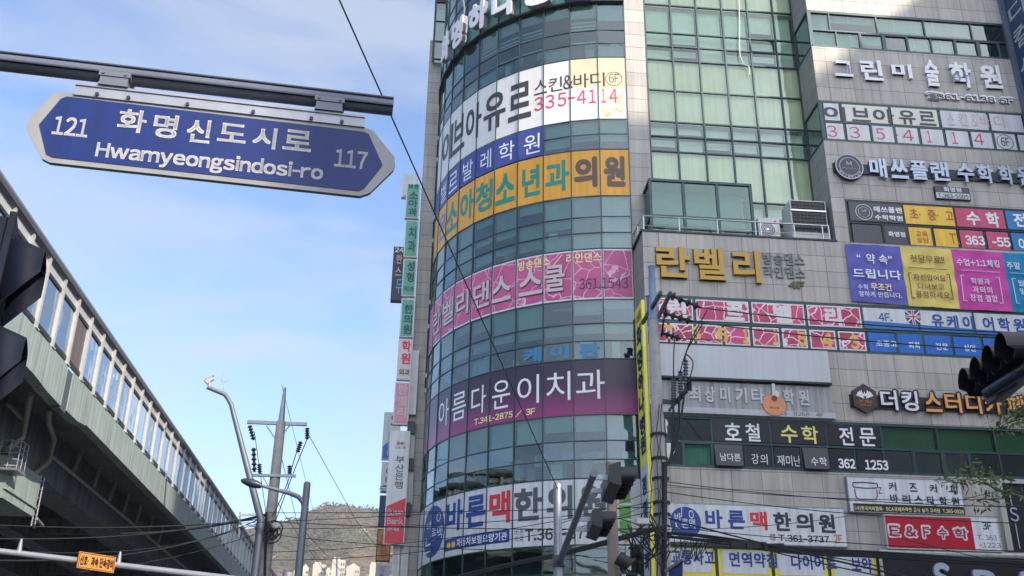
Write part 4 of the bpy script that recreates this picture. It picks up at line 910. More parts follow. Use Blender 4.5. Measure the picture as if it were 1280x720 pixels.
mb = MB(); ftext(mb, 'S', (1260.5, 634), (1274, 652), FO + .08, -.005, .03); line(mb, (1261, 612), (1265, 632), .03, FO + .085); line(mb, (1269, 654), (1275, 686), .03, FO + .085); part('letter', mb, SILVER, t)

# ------------------------------------------------------------------ signs on the round tower
def ttext(mb, body, xa, xb, ym, z0, z1, f0, f1, off, bold=.03, ext=0., mi=0):
    ka, kb = cpx(xa, ym, 0)[0], cpx(xb, ym, 0)[0]; za, zb = z1 - (z1 - z0) * f1, z1 - (z1 - z0) * f0
    cuts = [(i - ka) / (kb - ka) for i in range(math.floor(min(ka, kb)) + 1, math.ceil(max(ka, kb)))]
    return mb.text(body, lambda x, y, d: cyl(ka + (kb - ka) * x, za + (zb - za) * y, off + d), bold, ext, mi, cuts)
def tthing(name, label, cat, z0, k=4): p = cyl(k, z0); return thing(name, label, cat, FAC, (p.x, p.y, z0))
def film(t, name, k0, k1, z0, z1, M, off=.006):
    mb = MB(); band(mb, k0, k1, z0 + .03, z1 - .03, off); return part(name, mb, M, t)
# pane seams cross the film: the tower's glazing bars
t = tthing('tower_film_banner', 'white film band with charcoal letters and pink telephone number, topmost band of the round tower', 'banner', Z6b)
WH6 = mat('film_white_aged', (.74, .74, .73), .35, 0, .05, 1.3, .06, wear=((.62, .5, .34), 3.0, .80))
film(t, 'film', 0, 11.5, Z6b, Z6t, WH6)
mb = MB(); band(mb, .04, 1.0, Z6b + 1.35, Z6t - .04, .009); band(mb, 1.04, 2.0, Z6b + 1.5, Z6t - .04, .009); part('yellowed_film', mb, mat('film_beige', (.66, .55, .36), .4, 0, .06, 2), t)
mb = MB(); band(mb, .12, .45, Z6b + .25, Z6b + 1.1, .009); band(mb, .5, .92, Z6b + .1, Z6b + 1.2, .009); part('peeled_patch', mb, mat('film_tan_peel', (.60, .50, .34), .7, 0, .3, 5, wear=((.72, .72, .70), 6, .5)), t)
mb = MB()
for ch, a, b, ym in (('이', 554, 566, 180), ('브', 567, 581, 165), ('아', 583, 602, 147), ('유', 605, 632, 135), ('르', 635.5, 664, 125)): ttext(mb, ch, a, b, ym, Z6b, Z6t, .20, .80, .013, .03)
for ch, a, b in (('스', 668, 684), ('킨', 686, 703), ('&', 704, 716), ('바', 717, 736), ('디', 738, 756)): ttext(mb, ch, a, b, 102, Z6b, Z6t, .25, .48, .013, .01)
ttext(mb, '6F', 761, 774, 98, Z6b, Z6t, .27, .42, .013, .0)
k, z = cpx(767.3, 98.5); c = cyl(k, z, .013); tx = (cyl(k - .1, z) - cyl(k + .1, z)).normalized(); mb.ring(c, tx, (0, 0, 1), .30, .325, (0, -.003, 0)); part('lettering', mb, DKGREY, t)
mb = MB()
for ch, a, b in (('3', 668, 679), ('3', 682, 693), ('5', 697, 708), ('-', 710, 719), ('4', 721, 733), ('1', 736, 745), ('1', 752, 757), ('4', 762, 772)): ttext(mb, ch, a, b, 124, Z6b, Z6t, .52, .74, .013, .01)
part('number', mb, PINKN, t)
t = tthing('tower_film_banner', 'narrow indigo film band with spaced white letters, between the white and the orange bands', 'banner', Z5t)
film(t, 'film', 3.0, 11.5, Z5t, Z6b, col_mat('film_indigo', (62, 74, 150), .35, vary=.08, streak=.14, vscale=1.6, bump=.12, bscale=9))
mb = MB()
for ch, a, b, ym in (('벨', 552, 558, 237), ('르', 562, 572, 222), ('발', 579, 591, 211), ('레', 601, 614, 198), ('학', 624, 643, 187), ('원', 655, 675, 179)): ttext(mb, ch, a, b, ym, Z5t, Z6b, .2, .85, .012, .0)
part('lettering', mb, WHL, t)
t = tthing('tower_film_banner', 'orange yellow film band with green and brown clinic letters around the round tower', 'banner', Z5b)
film(t, 'film', 0, 11.5, Z5b, Z5t, col_mat('film_orange', (232, 168, 52), .4, vary=.05, streak=.14, vscale=1.6, bump=.12, bscale=9))
YH = ((.16, .80), )
mb = MB()
for ch, a, b, ym in (('소', 559, 572, 270), ('아', 576, 592, 255), ('청', 595, 616, 242), ('소', 620, 644, 229), ('년', 653, 675, 222), ('과', 682, 711.5, 218)): ttext(mb, ch, a, b, ym, Z5b, Z5t, .17, .83, .012, .04)
part('green_lettering', mb, col_mat('lettering_teal', (44, 140, 122)), t)
mb = MB()
for ch, a, b in (('의', 718, 746), ('원', 755, 781)): ttext(mb, ch, a, b, 214, Z5b, Z5t, .16, .80, .012, .05)
part('brown_lettering', mb, BROWN, t)
mb = MB(); ttext(mb, '온', 549.5, 557, 284, Z5b, Z5t, .2, .8, .012, .03); part('grey_lettering', mb, col_mat('lettering_bluegrey', (110, 130, 175)), t)
t = tthing('tower_film_banner', 'pink cracked film band with pale dance school letters around the round tower', 'banner', Z4b)
film(t, 'border', 0, 11.5, Z4b, Z4t, WB)
mb = MB()
for k in range(12): band(mb, k + .04, min(k + .96, 11.5), Z4b + .09, Z4t - .09, .011)
part('printed_film', mb, crackle_mat('film_pink_cracked', S(200, 92, 140), S(184, 78, 132), S(225, 180, 205), 1.5, .022), t)
mb = MB(); ms = MB()
for ch, a, b, ym in (('란', 542.5, 551, 402), ('벨', 554, 567.5, 391), ('리', 571, 586, 382), ('댄', 592, 612, 372), ('스', 615.5, 639, 362), ('스', 649, 678, 354), ('쿨', 681, 706, 349)):
    ttext(mb, ch, a, b, ym, Z4b, Z4t, .27, .78, .026, .025); ttext(ms, ch, a + .9, b + .9, ym + 1, Z4b, Z4t, .29, .81, .016, .03)
part('lettering', mb, mat('lettering_blush', (.62, .51, .52), .5), t); part('letter_outline', ms, col_mat('outline_maroon', (98, 40, 66)), t)
mb = MB(); ttext(mb, '방송댄스 / 라인댄스', 648, 752, 325, Z4b, Z4t, .07, .27, .017, .03); part('cream_lettering', mb, CREAM, t)
mb = MB(); ttext(mb, '361.1543', 724, 785, 354, Z4b, Z4t, .58, .79, .017, .01); part('number', mb, col_mat('number_plum', (70, 40, 80)), t)
t = tthing('tower_film_banner', 'dark plum to magenta film band with white rounded letters on the round tower', 'banner', Z3b)
pm = print_mat('film_plum', 0.0, Z3t - Z3b, [(0.0, S(150, 48, 112)), (.25, S(120, 44, 98)), (.5, S(66, 36, 66)), (1.0, S(48, 38, 58))])
film(t, 'film', 0, 11.5, Z3b, Z3t, pm)
mb = MB()
for ch, a, b, ym in (('아', 549.5, 561.5, 508), ('름', 566, 583, 496), ('다', 590, 608, 486), ('운', 616, 638, 478), ('이', 647, 674, 485 - 8), ('치', 683, 713, 477), ('과', 720, 756, 474)): ttext(mb, ch, a, b, ym, Z3b, Z3t, .20, .72, .012, .0)
part('lettering', mb, WHL, t)
mb = MB(); ttext(mb, 'T.341-2875 / 3F', 593, 669, 521, Z3b, Z3t, .79, .93, .012, .03); part('number', mb, CREAM, t)
t = tthing('tower_film_banner', 'white clinic film band with blue oval emblem and blue, red and grey letters, round tower', 'banner', Z2b)
film(t, 'film', 0, 11.5, Z2b, Z2t, WHITE)
def tell(mb, xa, xb, ym, za, zb, off, n=40, mi=0):
    ka, kb = cpx(xa, ym)[0], cpx(xb, ym)[0]; km, zm, rk, rz_ = (ka + kb) / 2, (za + zb) / 2, (ka - kb) / 2, (zb - za) / 2
    for i in range(n):
        y0, y1 = -1 + 2 * i / n, -1 + 2 * (i + 1) / n; w0, w1 = math.sqrt(max(0, 1 - y0 * y0)), math.sqrt(max(0, 1 - y1 * y1))
        ks = sorted({km - rk * max(w0, w1), km + rk * max(w0, w1), *[q for q in range(0, 12) if km - rk * max(w0, w1) < q < km + rk * max(w0, w1)]})
        for a, b in zip(ks, ks[1:]):
            cl = lambda q, w_: min(max(q, km - rk * w_), km + rk * w_)
            mb.quad(cyl(cl(a, w0), zm + rz_ * y0, off), cyl(cl(a, w1), zm + rz_ * y1, off), cyl(cl(b, w1), zm + rz_ * y1, off), cyl(cl(b, w0), zm + rz_ * y0, off), mi)
mb = MB(); tell(mb, 530.5, 555.5, 665, Z2b + .16, Z2t - .14, .012); part('emblem', mb, NAVY, t)
mb = MB(); ttext(mb, '바', 534, 540, 657, Z2b, Z2t, .30, .45, .016, 0); ttext(mb, '른맥', 539, 553, 667, Z2b, Z2t, .44, .66, .016, 0); ttext(mb, '느', 531.5, 540, 680, Z2b, Z2t, .55, .82, .016, 0); ttext(mb, 'O', 546, 551, 649, Z2b, Z2t, .22, .37, .016, -.02); part('emblem_mark', mb, WHL, t)
for cs, xs, ym, M in (('바른', [(559, 579), (583, 607)], 640, NAVY), ('맥', [(612, 638)], 634, RED), ('한의원', [(643, 677.5), (683.5, 715.5), (724, 758)], 627, col_mat('lettering_graphite', (78, 82, 92)))):
    mb = MB()
    for ch, (a, b) in zip(cs, xs): ttext(mb, ch, a, b, ym, Z2b, Z2t, .10, .60, .012, .045)
    part('lettering', mb, M, t)
ka, kb = cpx(557, 682)[0], cpx(637, 670)[0]; mb = MB(); band(mb, kb, ka, Z2b + .22, Z2b + .63, .012); part('blue_strip', mb, NAVY, t)
mb = MB(); ttext(mb, '자동차보험요양기관', 571, 634, 675, Z2b, Z2t, .735, .865, .016, .02); part('strip_lettering', mb, WHL, t)
mb = MB(); ttext(mb, '●●', 559, 569, 683, Z2b, Z2t, .76, .86, .016, -.02); part('yellow_mark', mb, YELF, t)
mb = MB(); ttext(mb, 'T.361-3737', 656, 753, 668, Z2b, Z2t, .73, .91, .012, .03); ttext(mb, '바른\n치료', 643.5, 654.5, 669, Z2b, Z2t, .72, .91, .012, .0); part('number', mb, DKGREY, t)
mb = MB()
for z in (8.55, 8.05, 7.58): band(mb, .33, .68, z, z + .42, .012)
part('green_mark', mb, col_mat('film_leaf', (100, 160, 70)), t)
mb = MB(); tell(mb, 779, 787, 664, 7.3, 7.52, .012, 16); part('orange_mark', mb, col_mat('film_tangerine', (226, 140, 60)), t)
t = tthing('window_lettering', 'blue letters stuck inside the lowest window row above the plum band', 'sign', 13.44)
mb = MB()
for ch, a, b in (('케', 654, 677), ('이', 688, 711), ('판', 724, 750)): ttext(mb, ch, a, b, 440, 13.46, 14.08, .08, .92, .012, .05)
part('lettering', mb, col_mat('lettering_azure', (60, 128, 172)), t)
t = tthing('channel_letter_sign', 'huge white hospital letters standing on the ledge around the top of the round tower', 'sign', 28.55, 5)
LF = mat('letter_face_lit_white', (.76, .76, .78), .4); LS = mat('letter_side_grey', (.22, .22, .25), .5)
ks = [(8.55, 7.75), (7.5, 6.7), (6.30, 5.33), (5.05, 4.0), (3.75, 2.6), (2.3, 1.2)]
for ch, (ka, kb) in zip('화명하나병원', ks):
    def fn(x, y, d, ka=ka, kb=kb): return cyl(ka + (kb - ka) * x, 28.52 + 1.45 * y, .22 + d)
    cuts = [(i - ka) / (kb - ka) for i in range(math.floor(kb) + 1, math.ceil(ka))]
    p = part('letter', MB().text(ch, lambda x, y, d: cyl(ka + (kb - ka) * x, 28.52 + 1.45 * y, .15 + d * .9), .05, .25, 0, cuts), LS, t)
    part('letter_face', MB().text(ch, lambda x, y, d: fn(x, y, d + .16), .055, .03, 0, cuts), LF, p)

# ------------------------------------------------------------------ projecting signs on the side street
def pj(name, label, x0, y0, x1, y1, yy, mats, texts=(), depth=.25, split=None, group=None):
    u0, z1 = FAC.plane(x0, y0, yy); u1, z0 = FAC.plane(x1, y1, yy)
    um = (u0 + u1) / 2
    t = thing(name, label, 'sign', FAC, (um, yy, z0), group)
    mb = MB().box((u0, yy, z0), (u1, yy + depth, z1)); t_ = .05
    part('casing', mb, mats[0], t)
    mb = MB().box((u0 + t_, yy - .012, z0 + t_), (u1 - t_, yy - .002, z1 - t_)); part('face', mb, mats[1], t)
    for body, a, b, c, d, M, bold in texts:
        mb = MB()
        n = len(body); 
        for i, ch in enumerate(body):
            if ch == ' ': continue
            fa, fb = c + (d - c) * i / n, c + (d - c) * (i + .88) / n
            mb.text(ch, lambda x, y, dd: (u0 + (u1 - u0) * (a + (b - a) * x), yy - .02 - dd, z1 - (z1 - z0) * (fb - (fb - fa) * y)), bold)
        part('lettering', mb, M, t)
    return t, u0, u1, z0, z1
CASE = mat('sign_casing_white', (.66, .66, .64), .5, 0, .08, 3, .1); GRN = col_mat('sign_green', (84, 165, 140), .4, vary=.05); TXT = col_mat('lettering_deepteal', (24, 66, 92))
SY = 8.7
t, *_ = pj('projecting_sign', 'plain white box sign at the top of the green sign column', 503.5, 217.5, 521, 247, SY + .35, [CASE, WHITEB])
pj('projecting_sign', 'uppermost green upright clinic sign, just below the plain white box', 508.5, 229, 523, 273, SY, [CASE, GRN], [('소아과', .2, .9, .24, .96, TXT, .04), ('남', .15, .48, .02, .16, BLACKL, .03), ('은', .55, .9, .02, .16, BLACKL, .03)])
pj('projecting_sign', 'green upright sign of two large letters between two other green signs', 507, 275, 521, 321.5, SY, [CASE, GRN], [('치과', .28, .85, .18, .92, TXT, .04)])
pj('projecting_sign', 'green upright sign with two large and two small letters, beside the dark 24 hour sign', 504.5, 323.5, 518.5, 370.5, SY, [CASE, GRN], [('성형', .3, .85, .06, .66, TXT, .04), ('외', .15, .5, .74, .9, TXT, .03), ('과', .55, .9, .74, .9, TXT, .03)])
pj('projecting_sign', 'lowest green upright clinic sign, just above the pale pink sign', 502, 373, 516, 421.5, SY, [CASE, GRN], [('한의원', .25, .9, .16, .96, TXT, .04)])
pj('projecting_sign', 'pale pink upright sign with red letters over two black ones', 498.5, 423.5, 513, 475, SY, [CASE, mat('sign_palepink', (.66, .58, .58), .5)], [('학원', .25, .9, .04, .66, RED, .04), ('외', .15, .5, .74, .92, BLACKL, .02), ('과', .55, .9, .74, .92, BLACKL, .02)])
pj('projecting_sign', 'rose pink upright sign with three pale letters above the bank sign', 494, 477.5, 510, 531, SY, [CASE, col_mat('sign_rose', (206, 140, 160), .45, vary=.06)], [('란벨리', .25, .85, .06, .86, mat('lettering_blush', (.62, .51, .52), .5), .04)])
t, u0, u1, z0, z1 = pj('projecting_sign', 'tall white and red bank sign with vertical grey letters', 488, 538, 505, 681, SY - .3, [CASE, WHITEB], [('부산은행', .36, .78, .23, .53, DKGREY, .01)])
zm = z0 + (z1 - z0) * .40
part('red_face', MB().prism([(u0 + .04, SY - .33, z0 + .04), (u1 - .04, SY - .33, z0 + .04), (u1 - .04, SY - .33, zm), (u0 + .04, SY - .33, zm - .35)], (0, .012, 0)), RED, t)
mb = MB()
for s_, a, b in (('Busan', .24, .30), ('Bank', .17, .225), ('은행', .11, .14)): mb.text(s_, lambda x, y, d: (u0 + (u1 - u0) * (.12 + (.76 if s_ != '은행' else .6) * x), SY - .34, z0 + (z1 - z0) * (a + (b - a) * y)), .03)
part('red_lettering', mb, WHL, t)
mb = MB(); mb.text('BNK', lambda x, y, d: (u0 + (u1 - u0) * (.35 + .4 * x), SY - .325, z1 - (z1 - z0) * (.13 - .03 * y)), .02); mb.text('금융그룹', lambda x, y, d: (u0 + (u1 - u0) * (.3 + .5 * x), SY - .325, z1 - (z1 - z0) * (.165 - .025 * y)), .0); part('small_lettering', mb, ORL, t)
NB = 22.6
pj('projecting_sign', 'dark upright 24 hour clinic sign half hidden behind the green column', 492.5, 308, 507, 377, 12.6, [FRAME_D, col_mat('sign_charcoal', (66, 68, 80))], [('2', .08, .36, .02, .12, WHL, .03), ('4', .38, .66, .02, .12, WHL, .03), ('한', .2, .6, .15, .34, mat('lettering_blush', (.62, .51, .52), .5), .02), ('스', .2, .6, .38, .56, mat('lettering_blush', (.62, .51, .52), .5), .02), ('두', .3, .7, .6, .9, col_mat('lettering_sky', (110, 180, 215)), .02)])
pj('projecting_sign', 'white and blue upright sign with slanted edge behind the pink and bank signs', 480.5, 515, 498, 575, NB, [CASE, col_mat('sign_royal', (70, 110, 180))], [('의원전문', .3, .6, .42, .92, WHL, .0)])
ob = [o for o in bpy.data.objects if o.get('label', '').startswith('white and blue upright')][0]; org = INFO[ob]
u0, z1 = FAC.plane(481, 515.5, NB); u1, z0 = FAC.plane(498, 574, NB); mb = MB().prism([(u0 + .03, NB - .02, z1), (u1, NB - .02, z1), (u1, NB - .02, z1 - 1.1), (u0 + .03, NB - .02, z1 - 1.9)], (0, .012, 0)); part('white_face', mb, WHITEB, ob)
mb = MB().text('S', lambda x, y, d: (u0 + .35 + .4 * x, NB - .03, z1 - .75 + .6 * y), .0); part('letter', mb, DKGREY, ob)
pj('projecting_sign', 'white upright sign with grey letters and dark foot behind the bank sign', 477.5, 577, 494, 616, NB, [CASE, WHITEB], [('이비', .3, .7, .2, .75, DKGREY, .02), ('ㅡ', 0, 1, .8, 1.0, NAVY, .3)])
pj('projecting_sign', 'navy blue upright sign with small white letters left of the red bank panel', 475, 619, 489, 659, NB, [FRAME_D, col_mat('sign_deepnavy', (34, 56, 96))], [('성모내과', .62, .9, .06, .94, WHL, .0)])
pj('projecting_sign', 'brown orange upright sign with dark letters', 472, 661, 487, 702, NB, [FRAME_D, col_mat('sign_caramel', (196, 126, 66))], [('김밥천', .25, .75, .1, .9, BROWN, .0)])
pj('projecting_sign', 'pale lilac upright sign at the bottom of the far sign column', 470, 705, 486, 735, NB, [CASE, mat('sign_lilac', (.55, .53, .58), .5)], [('미용실', .3, .6, .1, .9, col_mat('lettering_violet', (110, 90, 130)), .0)])
# the neighbour that carries the far signs
t = thing('neighbour_building', 'grey tiled neighbour building hidden behind the corner building, carrying the far upright signs', 'building', FAC, (-5, 30, 0))
mb = MB(); mb.box((-7.75, 22.3, 0), (2, 38, 24.5)); part('wall', mb, TILE, t)
mb = MB()
for x0, y0 in ((498, 530), (498, 560), (494, 585), (494, 610), (489, 630), (489, 655), (487, 670), (487, 695), (486, 715), (507, 320), (507, 365)):
    yy = NB if y0 > 380 and x0 != 507 else 12.6
    u, z = FAC.plane(x0, y0, yy + .12)
    if yy == NB: mb.tube([(u - .05, yy + .12, z), (-7.7, yy + .12, z)], .03, 6)
part('sign_bracket', mb, STEEL, t)
mb = MB()
for j in range(5): mb.box((-6.9, 22.24, 3 + j * 4), (.5, 22.32, 4.8 + j * 4))
part('window', mb, GLASS2, t)

# yellow vertical sign on the lower block's left face
def fx(px, py, x=.0): return FAC.plane_x(px, py, x)
t = thing('vertical_sign', 'long yellow upright sign with blue letters on the lower block edge behind the concrete pole', 'sign', FAC, (.03, -1.0, 4.5))
ya, _ = fx(797, 389); yb, zt = fx(807, 369.5)
YA, YB_ = -.35, -FO + .04
mb = MB().box((-.07, YB_, 4.0), (.045, YA, zt)); part('board', mb, mat('vertical_sign_yellow', S(240, 232, 84), .4, 0, .06, 3), t)
mb = MB().box((-.085, YB_ + .06, 4.0), (-.071, YA - .06, 9.55)); part('pale_field', mb, mat('vertical_sign_pale', (.55, .60, .70), .4, 0, .06, 3), t)
VB = col_mat('lettering_ultramarine', (38, 48, 120)); mb = MB()
def vtext(mb, ch, za, zb, a=.14, b=.86, off=-.077, bold=.05): return mb.text(ch, lambda x, y, d: (off, YA + (YB_ - YA) * (a + (b - a) * x), zb + (za - zb) * y), bold)
zz_ = [fx(800, q, -.07)[1] for q in (404, 432, 435, 464, 467, 492, 494, 520, 523, 548, 549, 573)]
for ch, i in zip('화명하나병원', range(6)): vtext(mb, ch, zz_[2 * i], zz_[2 * i + 1])
part('lettering', mb, VB, t)
mb = MB()
for ch, za, zb in (('정', 9.2, 8.6), ('형', 8.45, 7.85), ('외', 7.5, 7.0), ('과', 6.9, 6.3), ('내', 5.6, 5.1), ('과', 5.0, 4.5)): vtext(mb, ch, za, zb, .2, .8, -.09)
part('small_lettering', mb, VB, t)
mb = MB(); vtext(mb, '대', zt - .25, zt - .55, .1, .5, -.077, .02); vtext(mb, '표', zt - .25, zt - .55, .5, .9, -.077, .02); part('red_lettering', mb, RED, t)
t = thing('vertical_sign', 'dark blue projecting sign with large white letters at the top right corner of the wing', 'sign', FAC, (U1, -FO - 1, 20))
yo = -FO - 1.35
mb = MB().box((U1 + .12, yo, 21.0), (U1 + .34, -FO - .12, 36)); part('board', mb, col_mat('sign_petrol', (34, 66, 104), .4, vary=.08), t)
mb = MB(); mb.box((U1 - .08, -FO - .1, 18), (U1 + .14, -FO + .02, 36.5)); part('mounting_rail', mb, GREYP, t)
mb = MB(); zs_ = [(30.5, 29.5), (29.15, 28.25), (27.9, 26.85), (26.5, 25.5), (25.2, 24.2), (23.8, 22.8), (22.5, 21.5)]
for ch, (za, zb) in zip('메디컬센터의원', [(29.35, 28.45), (28.05, 27.25), (26.95, 26.05), (25.6, 24.75), (24.3, 23.4), (23.0, 22.1)]):
    mb.text(ch, lambda x, y, d: (U1 + .115, -FO - .2 + (yo + FO + .28) * x, zb + (za - zb) * y), .02)
part('lettering', mb, WHL, t)

# ------------------------------------------------------------------ terrace
STN = mat('stainless', (.55, .56, .58), .3, .8, .1, 4)
t = thing('terrace_railing', 'thin grey metal railing along the terrace edge above the golden letters', 'railing', FAC, (3.4, -FO, TER))
zr = fz(808, 269)[1]; yF = -FO + .06; uR = fz(1037, 283)[0]
mb = MB().tube([(.07, -.05, zr), (.07, yF, zr), (uR, yF, zr)], .032, 8); part('top_rail', mb, STN, t)
zm1 = fz(811, 281)[1]; mb = MB().tube([(.07, -.05, zm1), (.07, yF, zm1), (uR, yF, zm1)], .015, 6); part('mid_rail', mb, STN, t)
for u in [.12] + [fz(q, 290)[0] for q in (850, 898, 945.5, 952, 994)] + [uR - .25, uR - .02]:
    part('post', MB().tube([(u, yF, TER + .045), (u, yF, zr)], .026, 8), STN, t)
part('post', MB().tube([(.07, -.7, TER + .045), (.07, -.7, zr)], .026, 8), STN, t)
t = thing('glass_enclosure', 'dark framed glass enclosure on the terrace before the curtain wall', 'glass box', FAC, (2, -.5, TER))
yf = -1.0; u0, z1 = fz(812, 225, 1.0); u1 = fz(937, 231, 1.0)[0]
um = [u0, fz(854, 240, 1.0)[0], fz(896, 240, 1.0)[0], u1]; zmid = fz(816, 269.5, 1.0)[1]
mb = MB().quad((u0, yf, TER + .08), (u1, yf, TER + .08), (u1, yf, z1), (u0, yf, z1)).quad((u0, -.05, TER + .08), (u0, yf, TER + .08), (u0, yf, z1), (u0, -.05, z1)).quad((u1, yf, TER + .08), (u1, -.05, TER + .08), (u1, -.05, z1), (u1, yf, z1))
part('glass', mb, glass_mat('enclosure_glass', (.55, .72, .66), .10, 1.1, .06, .12, (.55, .75, .66)), t)
mb = MB()
for u in um: mb.box((u - .05, yf - .05, TER + .05), (u + .05, yf + .05, z1))
for z in (z1, zmid, TER + .08): mb.box((u0 + .05, yf - .04, z - .04), (u1 - .05, yf + .04, z + .04)); mb.box((u0 - .04, yf + .05, z - .04), (u0 + .04, -.05, z + .04))
mb.box((u0 - .05, yf - .055, z1 - .041), (u1 + .05, -.05, z1 + .05)); part('frame', mb, FRAME, t)
mb = MB().box((u0 + .1, -.4, TER + .06), (u1 - .1, -.3, zmid), 0); mb.box((u0 + .1, -.3, zmid + .05), (u1 - .1, -.22, z1 - .06), 1); mb.box((u0 + .5, yf + .15, TER + .1), (u0 + 1.3, yf + .35, TER + .55), 1); mb.box((u0 + 2.2, yf + .15, TER + .1), (u0 + 2.6, yf + .35, TER + .7), 1); part('stored_panel', mb, [INNER, BLIND3], t)
def ac(u0, u1, yf, z0, z1, big):
    if not big:
        t = thing('air_conditioner', 'small white air conditioner outdoor unit with a round fan grille on the terrace', 'air conditioner', FAC, ((u0 + u1) / 2, yf, z0))
        part('casing', MB().box((u0, yf, z0), (u1, yf + .3, z1)), mat('ac_white', (.66, .66, .64), .45, 0, .08, 3, .1), t)
        c = (u0 + .32, yf - .005, (z0 + z1) / 2); mb = MB().disc(c, (1, 0, 0), (0, 0, 1), .27, (0, -.02, 0)); part('fan_grille', mb, col_mat('grille_grey', (70, 74, 80)), t)
        mb = MB()
        for r in (.08, .14, .2, .26): mb.ring((c[0], yf - .026, c[2]), (1, 0, 0), (0, 0, 1), r, r + .012, (0, -.006, 0), 20)
        mb.disc((c[0], yf - .026, c[2]), (1, 0, 0), (0, 0, 1), .05, (0, -.01, 0), 14); part('fan_guard', mb, STN, t)
        mb = MB().disc((u1 - .16, yf, z1 - .16), (1, 0, 0), (0, 0, 1), .055, (0, -.01, 0), 18); part('emblem', mb, RED, t)
    else:
        t = thing('air_conditioner', 'large white outdoor cabinet with a dark square grille at the right end of the terrace', 'air conditioner', FAC, ((u0 + u1) / 2, yf, z0))
        part('casing', MB().box((u0, yf, z0), (u1, yf + .85, z1)), mat('ac_white', (.66, .66, .64), .45, 0, .08, 3, .1), t)
        za = z0 + .38; mb = MB().box((u0 + .05, yf - .01, za), (u1 - .05, yf + .01, z1 - .06)); part('grille_back', mb, col_mat('grille_black', (34, 38, 44)), t)
        mb = MB(); n = 9
        for i in range(n + 1): x = u0 + .05 + (u1 - u0 - .1) * i / n; mb.box((x - .008, yf - .03, za), (x + .008, yf - .012, z1 - .06))
        for i in range(10): z = za + (z1 - .06 - za) * i / 9; mb.box((u0 + .05, yf - .034, z - .008), (u1 - .05, yf - .014, z + .008))
        part('grille', mb, col_mat('grille_grey', (70, 74, 80)), t)
        zc = za + (z1 - za) * .66; mb = MB().box((u0 + .02, yf - .045, zc - .03), (u1 - .02, yf - .005, zc + .03)); mb.box((u0 + .25, yf - .01, z0 + .05), (u0 + .5, yf + .0, z0 + .12)); part('cross_bar', mb, STN, t)
a = fz(946, 262, 1.05)[0]; b = fz(976.5, 300, 1.05)[0]; ac(a, b, -1.05, TER + .06, fz(946, 271.5, 1.05)[1], False)
a = fz(986.5, 250, 1.25)[0]; b = fz(1031.5, 254, 1.25)[0]; ac(a, b, -1.25, TER + .06, fz(987, 249.5, 1.25)[1], True)
# loose cable on the curtain wall
pts = [(923.5, 0), (924.5, 30), (924, 55), (925, 70), (929, 80), (936, 83), (937, 94)]
mb = MB().tube([(fz(a, b, .12)[0], -.12, fz(a, b, .12)[1]) for a, b in [(923, -20)] + pts], .022, 6)
solo('loose_cable', mb, mat('cable_white', (.6, .6, .58), .5), FAC, (5.5, -.12, 26), 'pale cable hanging down the green curtain wall to a tilted window', 'cable')
pts = [(577, -30), (582, 0), (584, 12), (583.5, 20), (581, 24)]
mb = MB().tube([cyl(cpx(a, b)[0], cpx(a, b)[1], .12) for a, b in pts], .04, 6)
solo('loose_cable', mb, mat('cable_white', (.6, .6, .58), .5), FAC, (-6, 3, 30), 'pale conduit running down to the huge white letters on the round tower', 'cable')

# ------------------------------------------------------------------ the shading buildings across the junction (behind the camera)
def fw_pt(u, z): p = FAC.world((u, -FO, z)); return p
TE = math.tan(SUN_EL)
def roofpt(u, z, H): p = fw_pt(u, z); d = (H - z) / TE; return Vector((p.x, p.y, 0)) + S_H * d
H1 = 62.0
C0 = roofpt(-7, 24.0, H1); A_ = roofpt(6.5, 24.2, H1); B_ = roofpt(13.5, 30.5, H1); B2 = roofpt(26, 42, H1)
poly = [C0, A_, B_, B2, B2 + S_H * 22, C0 + S_H * 30]
t = thing('office_tower', 'tall office block across the junction that shades the shop fronts', 'building', WLD, (A_.x, A_.y, 0))
mb = MB().prism([Vector((p.x, p.y, 0)) for p in poly], (0, 0, H1)); part('wall', mb, mat('office_render', (.42, .40, .37), .8, 0, .1, .3), t)
PERP = Vector((S_H.y, -S_H.x, 0)) * -1
Q0 = Vector((-3.5, 46, 0))
def pp(p, s): return Q0 + Vector((.687, .727, 0)) * p + S_H * s
H2 = 30.0
base = (Vector((2, 15, 0)) - Q0).dot(S_H) + (H2 - 10.5) / TE
poly = [pp(-28.3, base), pp(-7, base), pp(-7, base + 16), pp(-28.3, base + 16)]
t = thing('apartment_block', 'low apartment block across the junction behind the viewer', 'building', WLD, poly[0])
part('wall', MB().prism(poly, (0, 0, H2)), mat('apartment_render', (.5, .46, .40), .8, 0, .1, .3), t)

# ------------------------------------------------------------------ overpass
GRP = mat('bridge_green_paint', S(142, 158, 158), .6, 0, .10, 1.2, .34, wear=((.20, .16, .11), 4.0, .72))
GIR = mat('girder_paint', S(112, 122, 132), .6, 0, .14, .7, .45, wear=((.12, .09, .07), 3.0, .70))
SOF = mat('soffit_concrete', S(122, 128, 132), .85, 0, .2, .7, .2, wear=((.14, .13, .12), 1.2, .62))
Y0, Y1 = -25.0, 118.0
t = thing('overpass_bridge', 'elevated road bridge with pale green edge beam and dark steel girders on the left', 'bridge', BRG, (-15, 40, 0))
mb = MB(); mb.box((-9.3, Y0, 10.25), (-24.7, Y1, 10.45)); part('deck', mb, SOF, t)
def edge_beam(mb, x0, x1):
    z = lambda y: 9.44 if 22 < y < 28.4 else 9.55
    for a, b in ((Y0, 25.0), (25.05, 26.75), (27.35, 60), (60.03, Y1)):
        pass
eb_ = MB()
